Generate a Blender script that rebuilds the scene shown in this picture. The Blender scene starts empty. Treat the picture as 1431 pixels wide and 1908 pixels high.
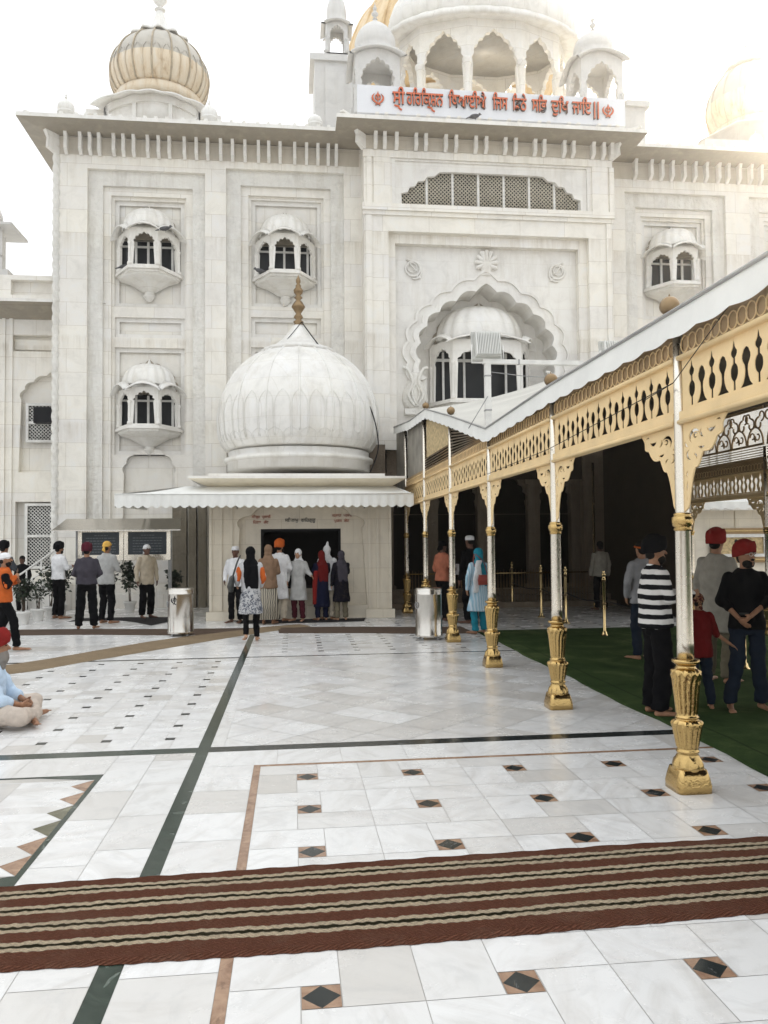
import bpy, math, random
import numpy as np
from mathutils import Vector, Matrix
random.seed(7)
PI=math.pi
S=bpy.context.scene
COL=S.collection
# ------------------------------------------------------------ camera
CH=1.72; F=1480.0; CX,CY=715.5,954.0
PSI,TH,RHO=0.11494497,0.03543336,-0.009
_f=Vector((math.sin(PSI)*math.cos(TH),math.cos(PSI)*math.cos(TH),math.sin(TH)))
_r=Vector((math.cos(PSI),-math.sin(PSI),0)); _u=_r.cross(_f)
R_=_r*math.cos(RHO)+_u*math.sin(RHO); U_=-_r*math.sin(RHO)+_u*math.cos(RHO)
cd=bpy.data.cameras.new('camera'); cam=bpy.data.objects.new('camera',cd); COL.objects.link(cam)
cam.matrix_world=Matrix(((R_.x,U_.x,-_f.x,0),(R_.y,U_.y,-_f.y,0),(R_.z,U_.z,-_f.z,CH),(0,0,0,1)))
cd.sensor_fit='VERTICAL'; cd.sensor_height=36; cd.lens=36*F/1908.0; cd.clip_end=2000; cd.clip_start=.05
S.camera=cam
def ray(u,v): return _f+R_*((u-CX)/F)+U_*((CY-v)/F)
def G(u,v,z=0.0):
    d=ray(u,v); t=(z-CH)/d.z; return (d.x*t,d.y*t)
def AY(u,v,Y):
    d=ray(u,v); t=Y/d.y; return (d.x*t,CH+d.z*t)
def AX(u,v,X):
    d=ray(u,v); t=X/d.x; return (d.y*t,CH+d.z*t)
# ------------------------------------------------------------ light
SUN_EL=math.radians(24); SUN_AZ=math.radians(38)     # azimuth from +Y towards +X
w=bpy.data.worlds.new('World'); S.world=w; w.use_nodes=True
nt=w.node_tree; nt.nodes.clear()
sky=nt.nodes.new('ShaderNodeTexSky'); sky.sky_type='NISHITA'; sky.sun_disc=False
sky.sun_elevation=SUN_EL; sky.sun_rotation=SUN_AZ; sky.air_density=1.6; sky.dust_density=6.0; sky.ozone_density=0.6
hs=nt.nodes.new('ShaderNodeHueSaturation'); hs.inputs['Saturation'].default_value=0.5
bg=nt.nodes.new('ShaderNodeBackground'); bg.inputs['Strength'].default_value=0.005
hz_=nt.nodes.new('ShaderNodeBackground'); hz_.inputs['Color'].default_value=(.945,.97,.99,1); hz_.inputs['Strength'].default_value=0.272
ads=nt.nodes.new('ShaderNodeAddShader')
wo=nt.nodes.new('ShaderNodeOutputWorld')
nt.links.new(sky.outputs[0],hs.inputs['Color']); nt.links.new(hs.outputs[0],bg.inputs[0]); tc=nt.nodes.new('ShaderNodeTexCoord'); sxz=nt.nodes.new('ShaderNodeSeparateXYZ'); nt.links.new(tc.outputs['Generated'],sxz.inputs[0])
sq=nt.nodes.new('ShaderNodeMath'); sq.operation='MULTIPLY'; nt.links.new(sxz.outputs[2],sq.inputs[0]); nt.links.new(sxz.outputs[2],sq.inputs[1])
ma=nt.nodes.new('ShaderNodeMath'); ma.operation='MULTIPLY_ADD'; ma.inputs[1].default_value=.16; ma.inputs[2].default_value=.205   # brighter towards the zenith, as a veiled sky is
nt.links.new(sq.outputs[0],ma.inputs[0]); nt.links.new(ma.outputs[0],hz_.inputs['Strength'])
nt.links.new(bg.outputs[0],ads.inputs[0]); nt.links.new(hz_.outputs[0],ads.inputs[1]); nt.links.new(ads.outputs[0],wo.inputs[0])
sl=bpy.data.lights.new('sun','SUN'); sl.energy=1.2; sl.angle=math.radians(2.5); sl.color=(1,.86,.66)
so=bpy.data.objects.new('sun',sl); COL.objects.link(so)
sd=Vector((math.sin(SUN_AZ)*math.cos(SUN_EL),math.cos(SUN_AZ)*math.cos(SUN_EL),math.sin(SUN_EL)))
so.rotation_euler=(-sd).to_track_quat('-Z','Y').to_euler(); so.location=(8,-4,20)
S.view_settings.view_transform='Standard'; S.view_settings.look='None'; S.view_settings.gamma=1; S.view_settings.exposure=2.42
S.cycles.max_bounces=8; S.cycles.diffuse_bounces=5; S.cycles.glossy_bounces=4; S.cycles.transparent_max_bounces=8
S.cycles.use_denoising=True
# ------------------------------------------------------------ materials
MATS={}
def nmat(name):
    m=bpy.data.materials.new(name); m.use_nodes=True; MATS[name]=m
    n=m.node_tree.nodes; b=n['Principled BSDF']; return m,m.node_tree,b
def nd(t,typ,**kw):
    n=t.nodes.new(typ)
    for k,v in kw.items():
        if k in n.inputs: n.inputs[k].default_value=v
        else: setattr(n,k,v)
    return n
def L(t,a,b): t.links.new(a,b)
def pos(t,scale=(1,1,1),obj=False,rot=(0,0,0)):
    if obj: s=nd(t,'ShaderNodeTexCoord').outputs['Object']
    else: s=nd(t,'ShaderNodeNewGeometry').outputs['Position']
    m=nd(t,'ShaderNodeMapping'); m.inputs['Scale'].default_value=scale; m.inputs['Rotation'].default_value=rot
    L(t,s,m.inputs[0]); return m.outputs[0]
def noise(t,v,scale,detail=4,rough=.55,dist=0):
    n=nd(t,'ShaderNodeTexNoise'); n.inputs['Scale'].default_value=scale; n.inputs['Detail'].default_value=detail
    n.inputs['Roughness'].default_value=rough; n.inputs['Distortion'].default_value=dist; L(t,v,n.inputs[0]); return n.outputs[0]
def ramp(t,f,stops):
    r=nd(t,'ShaderNodeValToRGB'); e=r.color_ramp.elements
    while len(e)>1: e.remove(e[-1])
    for i,(p,c) in enumerate(stops):
        if i==0: e[0].position=p; e[0].color=(*c,1)
        else:
            k=e.new(p); k.color=(*c,1)
    L(t,f,r.inputs[0]); return r.outputs[0]
def mix(t,f,a,b,mode='MIX'):
    m=nd(t,'ShaderNodeMix',data_type='RGBA',blend_type=mode)
    for inp,v in ((m.inputs[0],f),(m.inputs[6],a),(m.inputs[7],b)):
        if isinstance(v,(int,float)): inp.default_value=v
        elif isinstance(v,tuple): inp.default_value=(*v,1) if len(v)==3 else v
        else: L(t,v,inp)
    return m.outputs[2]
def bump(t,b,h,strength=.3,dist=.02):
    n=nd(t,'ShaderNodeBump'); n.inputs['Strength'].default_value=strength; n.inputs['Distance'].default_value=dist
    L(t,h,n.inputs['Height']); L(t,n.outputs[0],b.inputs['Normal'])
def plain(name,col,rough=.6,metal=0,var=.12,scale=6,bumps=0,bscale=60,spec=None,obj=True):
    if name in MATS: return MATS[name]
    m,t,b=nmat(name)
    v=pos(t,obj=obj); n=noise(t,v,scale)
    lo=tuple(c*(1-var) for c in col); hi=tuple(min(1,c*(1+var)) for c in col)
    L(t,ramp(t,n,[(.3,lo),(.7,hi)]),b.inputs['Base Color'])
    b.inputs['Roughness'].default_value=rough; b.inputs['Metallic'].default_value=metal
    if spec is not None: b.inputs['Specular IOR Level'].default_value=spec
    if bumps: bump(t,b,noise(t,v,bscale),bumps,.01)
    return m
def marble(name,col=(.7,.69,.66),block=(1.25,.62),joint=.5,stain=.5,carve=0,rough=.45,ledges=None):
    m,t,b=nmat(name); P=pos(t)
    big=noise(t,P,.5,3); med=noise(t,P,2.6,6,.62,.6)
    c=ramp(t,med,[(.25,tuple(x*.86 for x in col)),(.5,col),(.8,tuple(min(.85,x*1.07) for x in col))])
    c=mix(t,.5,c,ramp(t,big,[(.3,(.84,.84,.85)),(.7,(1,.99,.97))]),'MULTIPLY')
    # block joints + per block tint
    sx=nd(t,'ShaderNodeSeparateXYZ'); L(t,P,sx.inputs[0])
    ad=nd(t,'ShaderNodeMath',operation='ADD'); L(t,sx.outputs[0],ad.inputs[0]); L(t,sx.outputs[1],ad.inputs[1])
    cx=nd(t,'ShaderNodeCombineXYZ'); L(t,ad.outputs[0],cx.inputs[0]); L(t,sx.outputs[2],cx.inputs[1])
    br=nd(t,'ShaderNodeTexBrick'); L(t,cx.outputs[0],br.inputs[0])
    br.inputs['Scale'].default_value=1; br.inputs['Brick Width'].default_value=block[0]; br.inputs['Row Height'].default_value=block[1]
    br.inputs['Mortar Size'].default_value=.006; br.inputs['Mortar Smooth'].default_value=.3; br.inputs['Bias'].default_value=0
    br.inputs['Color1'].default_value=(.93,.93,.95,1); br.inputs['Color2'].default_value=(1,.99,.96,1); br.inputs['Mortar'].default_value=(.66,.62,.56,1)
    c=mix(t,joint,c,br.outputs[0],'MULTIPLY')
    if stain:
        v2=pos(t,(1.6,1.6,.22)); st=noise(t,v2,2.2,8,.68,.2)
        c=mix(t,ramp(t,st,[(.5,(0,0,0)),(.75,(stain,)*3)]),c,(.42,.37,.28))
        st2=noise(t,P,1.1,8,.7,1.0)
        c=mix(t,ramp(t,st2,[(.58,(0,0,0)),(.74,(stain*.25,)*3)]),c,(.45,.42,.38))
    if ledges:
        zr=nd(t,'ShaderNodeMath',operation='DIVIDE'); L(t,sx.outputs[2],zr.inputs[0]); zr.inputs[1].default_value=14.0
        stops=[(0,(1,1,1)),(.04,(0,0,0))]
        for z_ in ledges: stops+=[((z_-.75)/14,(0,0,0)),((z_-.05)/14,(1,1,1)),((z_)/14,(0,0,0))]
        band=ramp(t,zr.outputs[0],stops); drip=ramp(t,noise(t,pos(t,(3.2,3.2,.18)),2.4,7,.7,.1),[(.40,(0,0,0)),(.68,(.45,)*3)])
        c=mix(t,mix(t,1.0,band,drip,'MULTIPLY'),c,(.40,.33,.23))
    L(t,c,b.inputs['Base Color']); b.inputs['Roughness'].default_value=rough
    if carve:
        vo=nd(t,'ShaderNodeTexVoronoi',feature='SMOOTH_F1'); vo.inputs['Scale'].default_value=carve; L(t,cx.outputs[0],vo.inputs[0])
        wv=noise(t,P,carve*1.3,3,.6,2.5)
        a=nd(t,'ShaderNodeMath',operation='ADD'); L(t,vo.outputs[0],a.inputs[0]); L(t,wv,a.inputs[1])
        bump(t,b,a.outputs[0],.75,.035)
    else: bump(t,b,noise(t,P,22,5),.12,.01)
    return m
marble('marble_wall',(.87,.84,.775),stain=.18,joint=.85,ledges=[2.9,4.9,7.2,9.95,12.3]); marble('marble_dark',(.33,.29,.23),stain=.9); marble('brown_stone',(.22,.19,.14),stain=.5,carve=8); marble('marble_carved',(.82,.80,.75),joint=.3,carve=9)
marble('marble_smooth',(.82,.80,.76),joint=.3,stain=.35); marble('marble_dome',(.84,.825,.785),block=(.6,.45),joint=.35,stain=.42)
marble('marble_warm',(.80,.73,.60),block=(.8,.55),joint=.6,stain=.3)
marble('marble_far',(.66,.65,.63),joint=.2,stain=.2)
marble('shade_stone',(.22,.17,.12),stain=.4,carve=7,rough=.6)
plain('roof_fabric',(.55,.535,.49),.8,0,.10,1.2,.2,25)
m,t,b=nmat('gold_leaf'); P=pos(t)
L(t,ramp(t,noise(t,pos(t,(1,1,.35)),1.6,7,.7,.4),[(.3,(.45,.28,.11)),(.5,(.68,.49,.25)),(.75,(.78,.64,.42))]),b.inputs['Base Color']); b.inputs['Roughness'].default_value=.4; b.inputs['Metallic'].default_value=.3
bump(t,b,noise(t,P,4,4,.6,2.0),.4,.05)
marble('corbel_shade_stone',(.56,.51,.43),stain=.6)  # wall stone with the shade between corbels put into its colour
marble('patina',(.50,.465,.40),joint=.05,stain=.6); plain('rib_dark',(.40,.33,.23),.6,0,.3,5)
m,t,b=nmat('gold_dome'); P=pos(t)
gr=noise(t,pos(t,(2,2,.5)),2.4,8,.7,.4)
L(t,ramp(t,gr,[(.3,(.42,.29,.16)),(.45,(.68,.56,.40)),(.75,(.74,.68,.57))]),b.inputs['Base Color']); b.inputs['Roughness'].default_value=.42; b.inputs['Metallic'].default_value=.15
bump(t,b,noise(t,P,7,4,.6,2.0),.35,.03)
def metal(name,col,rough=.25,carve=0):
    m,t,b=nmat(name); P=pos(t,obj=False)
    n=noise(t,pos(t,(1,1,.15)),9,4,.5); L(t,ramp(t,n,[(.3,tuple(c*.93 for c in col)),(.6,col)]),b.inputs['Base Color'])
    b.inputs['Metallic'].default_value=1
    L(t,ramp(t,noise(t,P,9,3),[(.3,(rough*.9,)*3),(.7,(rough*1.15,)*3)]),b.inputs['Roughness'])
    if carve: bump(t,b,noise(t,P,carve,3,.5,1.5),.22,.02)
    return m
metal('brass',(.54,.37,.15),.15,26); metal('brass_plain',(.8,.6,.3),.24); metal('shaft_metal',(.80,.74,.64),.27); metal('steel',(.66,.63,.58),.22)
metal('dark_brass',(.26,.18,.10),.35)
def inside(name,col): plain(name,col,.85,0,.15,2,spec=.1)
plain('frieze_paint',(.78,.58,.31),.5,0,.10,3,.15,40); plain('frieze_back',(.36,.24,.12),.6,0,.15,3)
plain('canvas',(.76,.76,.73),.75,0,.06,2.5,.2,25); plain('canvas_dim',(.5,.5,.47),.8,0,.15,2)
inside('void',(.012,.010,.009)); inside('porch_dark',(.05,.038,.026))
plain('frame_white',(.7,.69,.66),.5); plain('black',(.008,.008,.01),.5,spec=.2); plain('window_glass',(.012,.014,.016),.25,0,.3,1.5,spec=.25)
plain('sign_white',(.74,.75,.78),.5,0,.04,1.2); plain('sign_orange',(.62,.13,.045),.5,0,.1,3); plain('sign_side_shade',(.10,.06,.05),.6)  # last colour paints the shade on the sides of the raised letters
plain('ink_black',(.03,.03,.03),.6); plain('ink_red',(.42,.12,.07),.7,0,.3,12)
plain('board_dark',(.022,.032,.042),.35,0,.2,4); plain('text_grey',(.16,.18,.2),.6); plain('lattice_brown',(.5,.46,.38),.6)
plain('grey_metal',(.3,.3,.3),.45,.4,.2,3); plain('pot_white',(.72,.71,.68),.5,0,.1,5); plain('soil',(.05,.035,.025),.95)
plain('leaf_green',(.016,.03,.012),.5,0,.5,9); plain('stem_brown',(.09,.06,.04),.8); plain('pigeon_grey',(.08,.08,.085),.7)
plain('sheet_grey',(.27,.25,.215),.6,.1,.35,2.2); plain('pattern_fabric',(.5,.38,.2),.7,0,.4,14)
# floor
def floor_mat():
    m,t,b=nmat('floor_marble'); P=pos(t)
    at=nd(t,'ShaderNodeAttribute'); at.attribute_name='tint'
    warp=noise(t,P,1.6,3,.6,.5)
    sh=mix(t,.85,P,at.outputs['Color'],'ADD')      # every slab is cut from another place in the block
    off=nd(t,'ShaderNodeVectorMath',operation='MULTIPLY_ADD'); L(t,at.outputs['Color'],off.inputs[0]); off.inputs[1].default_value=(37,53,11); L(t,P,off.inputs[2])
    rt=nd(t,'ShaderNodeVectorRotate',rotation_type='Z_AXIS'); L(t,off.outputs[0],rt.inputs[0])
    sp=nd(t,'ShaderNodeSeparateColor'); L(t,at.outputs['Color'],sp.inputs[0])
    am=nd(t,'ShaderNodeMath',operation='MULTIPLY'); am.inputs[1].default_value=6.28; L(t,sp.outputs[1],am.inputs[0]); L(t,am.outputs[0],rt.inputs['Angle'])
    st=nd(t,'ShaderNodeMapping'); st.inputs['Scale'].default_value=(1,3.2,1); L(t,rt.outputs[0],st.inputs[0])
    v1=noise(t,st.outputs[0],1.5,7,.62,1.4); v2=noise(t,rt.outputs[0],4,6,.65,1.8)
    base=ramp(t,sp.outputs[0],[(0,(.58,.56,.53)),(.14,(.665,.655,.64)),(.4,(.725,.722,.715)),(1,(.765,.765,.762))])
    c=mix(t,ramp(t,v1,[(.46,(0,0,0)),(.82,(.75,)*3)]),base,(.50,.475,.445))
    c=mix(t,ramp(t,v2,[(.50,(0,0,0)),(.78,(.4,)*3)]),c,(.42,.42,.42))
    dirt=noise(t,P,.9,8,.7,.3); c=mix(t,ramp(t,dirt,[(.55,(0,0,0)),(.8,(.22,)*3)]),c,(.52,.48,.43))
    L(t,c,b.inputs['Base Color'])
    L(t,ramp(t,noise(t,P,2.3,6,.7),[(.3,(.13,)*3),(.7,(.34,)*3)]),b.inputs['Roughness'])
    b.inputs['Specular IOR Level'].default_value=.55
    bump(t,b,noise(t,P,5,3),.03,.01)
floor_mat()
plain('grout',(.46,.44,.41),.8,0,.15,2,obj=False)
def inlay(name,c1,c2,vein):
    m,t,b=nmat(name); P=pos(t)
    c=ramp(t,noise(t,P,7,6,.65,1.5),[(.3,c1),(.7,c2)])
    c=mix(t,ramp(t,noise(t,P,3.3,6,.6,2.5),[(.62,(0,0,0)),(.66,(.5,)*3),(.70,(0,0,0))]),c,vein)
    L(t,c,b.inputs['Base Color']); b.inputs['Roughness'].default_value=.16
inlay('green_marble',(.010,.022,.017),(.030,.050,.038),(.25,.28,.25)); inlay('black_marble',(.012,.016,.017),(.03,.036,.036),(.2,.2,.2))
inlay('red_marble',(.20,.11,.07),(.42,.28,.19),(.12,.07,.05)); inlay('olive_marble',(.09,.09,.055),(.16,.15,.1),(.3,.3,.2))
# ------------------------------------------------------------ mesh collector
def T_(x=0,y=0,z=0,rz=0,s=1):
    return Matrix.Translation((x,y,z))@Matrix.Rotation(rz,4,'Z')@Matrix.Scale(s,4)
class MB:
    def __init__(s): s.v=[];s.f=[];s.m=[];s.sm=[]
    def add(s,V,Fc,mat=0,smooth=False,T=None):
        o=len(s.v)
        if T is not None: V=[T@Vector(p) for p in V]
        s.v.extend([tuple(p) for p in V]); s.f.extend([tuple(i+o for i in f) for f in Fc])
        if isinstance(mat,(list,)): s.m.extend(mat)
        else: s.m.extend([mat]*len(Fc))
        s.sm.extend([smooth]*len(Fc)); return s
    def box(s,x0,x1,y0,y1,z0,z1,mat=0,T=None):
        V=[(x0,y0,z0),(x1,y0,z0),(x1,y1,z0),(x0,y1,z0),(x0,y0,z1),(x1,y0,z1),(x1,y1,z1),(x0,y1,z1)]
        return s.add(V,[(0,3,2,1),(4,5,6,7),(0,1,5,4),(1,2,6,5),(2,3,7,6),(3,0,4,7)],mat,False,T)
    def lathe(s,prof,seg=32,c=(0,0,0),mat=0,lob=None,T=None,a0=0,a1=2*PI,smooth=True,sx=1,sy=1):
        full=abs(a1-a0-2*PI)<1e-6; n=seg if full else seg+1; V=[];Fc=[]
        for (r,z) in prof:
            for i in range(n):
                a=a0+(a1-a0)*i/seg; rr=r*(lob(a,z) if lob else 1)
                V.append((c[0]+sx*rr*math.cos(a),c[1]+sy*rr*math.sin(a),c[2]+z))
        for j in range(len(prof)-1):
            for i in range(seg):
                k=(i+1)%n; Fc.append((j*n+i,j*n+k,(j+1)*n+k,(j+1)*n+i))
        if full:
            if prof[0][0]>1e-4: Fc.append(tuple(reversed(range(n))))
            if prof[-1][0]>1e-4: Fc.append(tuple((len(prof)-1)*n+i for i in range(n)))
        return s.add(V,Fc,mat,smooth,T)
    def tube(s,pts,r,seg=8,mat=0,T=None,closed=False):
        P=[Vector(p) for p in pts]; n=len(P); V=[];Fc=[]
        rs=r if isinstance(r,(list,tuple)) else [r]*n
        up=None
        for i in range(n):
            if closed: d=P[(i+1)%n]-P[i-1]
            else: d=P[min(i+1,n-1)]-P[max(i-1,0)]
            d.normalize()
            if up is None: up=Vector((0,0,1)) if abs(d.z)<.9 else Vector((1,0,0))
            a=d.cross(up)
            if a.length<1e-5: a=d.cross(Vector((0,1,0)))
            a.normalize(); up=a.cross(d).normalized()
            for k in range(seg):
                t=2*PI*k/seg; V.append(P[i]+(a*math.cos(t)+up*math.sin(t))*rs[i])
        for i in range(n if closed else n-1):
            j=(i+1)%n
            for k in range(seg):
                l=(k+1)%seg; Fc.append((i*seg+k,i*seg+l,j*seg+l,j*seg+k))
        if not closed: Fc.append(tuple(reversed(range(seg)))); Fc.append(tuple((n-1)*seg+k for k in range(seg)))
        return s.add(V,Fc,mat,True,T)
    def ell(s,c,r,seg=16,rings=10,mat=0,T=None,rot=None):
        V=[];Fc=[]
        for j in range(rings+1):
            ph=-PI/2+PI*j/rings
            for i in range(seg):
                a=2*PI*i/seg; p=Vector((r[0]*math.cos(ph)*math.cos(a),r[1]*math.cos(ph)*math.sin(a),r[2]*math.sin(ph)))
                if rot is not None: p=rot@p
                V.append(p+Vector(c))
        for j in range(rings):
            for i in range(seg):
                k=(i+1)%seg; Fc.append((j*seg+i,j*seg+k,(j+1)*seg+k,(j+1)*seg+i))
        return s.add(V,Fc,mat,True,T)
    def cap(s,a,b,ra,rb,seg=12,mat=0,T=None):
        a=Vector(a);b=Vector(b); d=(b-a); l=max(d.length,1e-4); q=d.to_track_quat('Z','Y').to_matrix()
        V=[];Fc=[];rows=[]
        for k in range(5): ph=-PI/2+PI/2*k/4; rows.append((ra*math.cos(ph),ra*math.sin(ph)))
        for k in range(5): ph=PI/2*k/4; rows.append((rb*math.cos(ph),l+rb*math.sin(ph)))
        for (r,z) in rows:
            for i in range(seg):
                t=2*PI*i/seg; V.append(q@Vector((r*math.cos(t),r*math.sin(t),z))+a)
        for j in range(len(rows)-1):
            for i in range(seg):
                k=(i+1)%seg; Fc.append((j*seg+i,j*seg+k,(j+1)*seg+k,(j+1)*seg+i))
        return s.add(V,Fc,mat,True,T)
    def loft(s,secs,seg=20,mat=0,T=None,pw=1.0,fn=None):
        V=[];Fc=[]
        for j,(c,rx,ry) in enumerate(secs):
            for i in range(seg):
                a=2*PI*i/seg; ca,sa=math.cos(a),math.sin(a)
                k=fn(a,j/(len(secs)-1)) if fn else 1
                V.append((c[0]+k*rx*math.copysign(abs(ca)**pw,ca),c[1]+k*ry*math.copysign(abs(sa)**pw,sa),c[2]))
        for j in range(len(secs)-1):
            for i in range(seg):
                k=(i+1)%seg; Fc.append((j*seg+i,j*seg+k,(j+1)*seg+k,(j+1)*seg+i))
        Fc.append(tuple(reversed(range(seg)))); Fc.append(tuple((len(secs)-1)*seg+i for i in range(seg)))
        return s.add(V,Fc,mat,True,T)
    def plate(s,loops,th,mat=0,T=None,ax='XZ',side=None):
        """2D outline(s) (first outer, rest holes) in XZ, thickness along +Y (front face at y=0)"""
        cu=bpy.data.curves.new('tmp','CURVE'); cu.dimensions='2D'; cu.fill_mode='BOTH'; cu.extrude=th/2
        for lp in loops:
            sp=cu.splines.new('POLY'); sp.points.add(len(lp)-1); sp.use_cyclic_u=True
            for i,(x,y) in enumerate(lp): sp.points[i].co=(x,y,0,1)
        ob=bpy.data.objects.new('tmp',cu); COL.objects.link(ob)
        dg=bpy.context.evaluated_depsgraph_get(); me=bpy.data.meshes.new_from_object(ob.evaluated_get(dg))
        V=[(v.co.x,th/2-v.co.z,v.co.y) if ax=='XZ' else (v.co.x,v.co.y,v.co.z) for v in me.vertices]
        Fc=[tuple(p.vertices) for p in me.polygons]
        bpy.data.objects.remove(ob); bpy.data.curves.remove(cu); bpy.data.meshes.remove(me)
        mm=mat
        if side is not None:
            mm=[]
            for f in Fc:
                ys=[V[i][1 if ax=='XZ' else 2] for i in f]; mm.append(mat if max(ys)-min(ys)<1e-5 else side)
        return s.add(V,Fc,mm,False,T)
    def build(s,name,mats,parent=None,T=None,world=None):
        me=bpy.data.meshes.new(name); me.from_pydata(s.v,[],s.f)
        if isinstance(mats,str): mats=[mats]
        for m in mats: me.materials.append(MATS[m])
        me.polygons.foreach_set('material_index',s.m); me.polygons.foreach_set('use_smooth',s.sm); me.update()
        o=bpy.data.objects.new(name,me); COL.objects.link(o)
        if parent is not None: o.parent=parent
        if T is not None: o.matrix_local=T
        return o
def E(name,loc,label,cat,group=None,rz=0):
    o=bpy.data.objects.new(name,None); COL.objects.link(o); o.location=loc; o.rotation_euler=(0,0,rz)
    o.empty_display_size=.1; o['label']=label; o['category']=cat
    if group: o['group']=group
    return o
def tag(o,label,cat,group=None):
    o['label']=label; o['category']=cat
    if group: o['group']=group
    return o
def cpy(o,parent=None,T=None,label=None):
    c=o.copy(); COL.objects.link(c); c.parent=parent
    if T is not None: c.matrix_local=T
    if label: c['label']=label
    for ch in list(o.children): cpy(ch,c)
    return c
def struct(o): o['kind']='structure'; return o
def bez(pts,n=8):
    """catmull-rom through pts"""
    out=[];P=[Vector(p) for p in pts]
    for i in range(len(P)-1):
        a,b,c,d=P[max(i-1,0)],P[i],P[i+1],P[min(i+2,len(P)-1)]
        for k in range(n):
            t=k/n; out.append(tuple(.5*((2*b)+(c-a)*t+(2*a-5*b+4*c-d)*t*t+(3*b-a-3*c+d)*t*t*t)))
    out.append(tuple(P[-1])); return out
def foil(w,zs,zt,n=7,amp=.05,bot=0,ogee=.12,k=8,deg=0):
    """multifoil arch opening: points from bottom left over the crown to bottom right. w width, zs spring, zt crown"""
    h=zt-zs; pts=[(-w/2,bot)] if bot is not None else []
    tot=n*k; a0=math.radians(deg)
    for i in range(tot+1):
        t=i/tot; a=PI+a0-(PI+2*a0)*t
        x=math.cos(a)*(w/2-amp); z=math.sin(a)*(h-amp)*(1-ogee)
        z+=h*ogee*max(0,1-abs(x)/(w*.28))**1.6
        s=abs(math.sin(PI*n*t)); nx,nz=math.cos(a),math.sin(a)
        pts.append((x+nx*amp*s,zs+z+nz*amp*s))
    if bot is not None: pts.append((w/2,bot))
    return pts
def rect(x0,x1,z0,z1): return [(x0,z0),(x1,z0),(x1,z1),(x0,z1)]
def circ(x,z,r,n=14,sx=1,sz=1): return [(x+sx*r*math.cos(2*PI*i/n),z+sz*r*math.sin(2*PI*i/n)) for i in range(n)]
def textmesh(txt,size=1,ext=.02):
    cu=bpy.data.curves.new('tmp','FONT'); cu.body=txt; cu.size=size; cu.extrude=ext; cu.align_x='LEFT'; cu.resolution_u=3; cu.offset=.012
    ob=bpy.data.objects.new('tmp',cu); COL.objects.link(ob)
    dg=bpy.context.evaluated_depsgraph_get(); me=bpy.data.meshes.new_from_object(ob.evaluated_get(dg))
    V=[(v.co.x,-v.co.z,v.co.y) for v in me.vertices]; Fc=[tuple(p.vertices) for p in me.polygons]
    bpy.data.objects.remove(ob); bpy.data.curves.remove(cu); bpy.data.meshes.remove(me)
    return V,Fc
# ============================================================ FLOOR
tiles=MB(); tint=[]
rr=random.Random(3)
def q(pts,mat=0):
    tiles.add([(x,y,0) for x,y in pts],[tuple(range(len(pts)))],mat); tint.append((rr.random(),rr.random(),rr.random(),1))
def tr(x0,x1,y0,y1,mat=0,g=.0017):
    if x1-x0>2*g and y1-y0>2*g: q([(x0+g,y0+g),(x1-g,y0+g),(x1-g,y1-g),(x0+g,y1-g)],mat)
def clipr(x0,x1,y0,y1,b,mat=0):
    x0,x1,y0,y1=max(x0,b[0]),min(x1,b[1]),max(y0,b[2]),min(y1,b[3]); tr(x0,x1,y0,y1,mat)
# zone A : pinwheel slabs round the diamond insets, X>-0.25, Y<6.22
W_,H_=.775,.704; s_=.155
XR=12.0
for i in range(-1,17):
    cx=.10+W_*i; x0=cx-W_/2; x1=cx+W_/2
    if i==-1: continue
    if i==0: x0=-.25
    for j in range(-5,5):
        cy=3.07+H_*j; y0=cy-H_/2; y1=cy+H_/2
        if j==4: y1=6.2
        if y0>6.19: continue
        y1=min(y1,6.2)
        l,r,bb,tt=cx-s_/2,cx+s_/2,cy-s_/2,cy+s_/2
        if i%2: tr(x0,l,bb-0,y1); tr(l,x1,tt,y1); tr(r,x1,y0,tt); tr(x0,r,y0,bb)
        else: tr(x0,l,y0,tt); tr(x0,r,tt,y1); tr(r,x1,bb,y1); tr(l,x1,y0,bb)
        # inset: four red corners round a black lozenge
        g=.003
        a,b_,c,d=(cx,bb+g),(r-g,cy),(cx,tt-g),(l+g,cy)
        q([a,b_,c,d],2)
        q([(l+g,bb+g),a,d],3); q([a,(r-g,bb+g),b_],3); q([b_,(r-g,tt-g),c],3); q([c,(l+g,tt-g),d],3)
# red band
tr(-.302,-.25,-2,6.2,3,.0); tr(-.302,XR,6.2,6.25,3,.0)
# slabs between green stripe and red band
y=-2.0; k=0
while y<6.68:
    h=.42+.12*rr.random(); y2=min(y+h,6.25) if y<6.25 else 6.68
    if y2>6.1 and y<6.25: y2=6.25
    xm=-.69+.18+.1*rr.random()
    if y<6.25:
        tr(-.69,-.302,y,y2)
    else:
        x=-.69
        while x<XR: x2=x+.5+.12*rr.random(); tr(x,min(x2,XR),6.25,6.68); x=x2
    y=y2
# green stripe, cross bands
tr(-.79,-.69,-2,14.9,1,0)
for a,b_ in ((-9.,-.79),(-.69,XR)):
    tr(a,b_,6.68,6.84,2 if a>-1 else 1,0); tr(a,b_,11.99,12.06,2,0)
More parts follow.
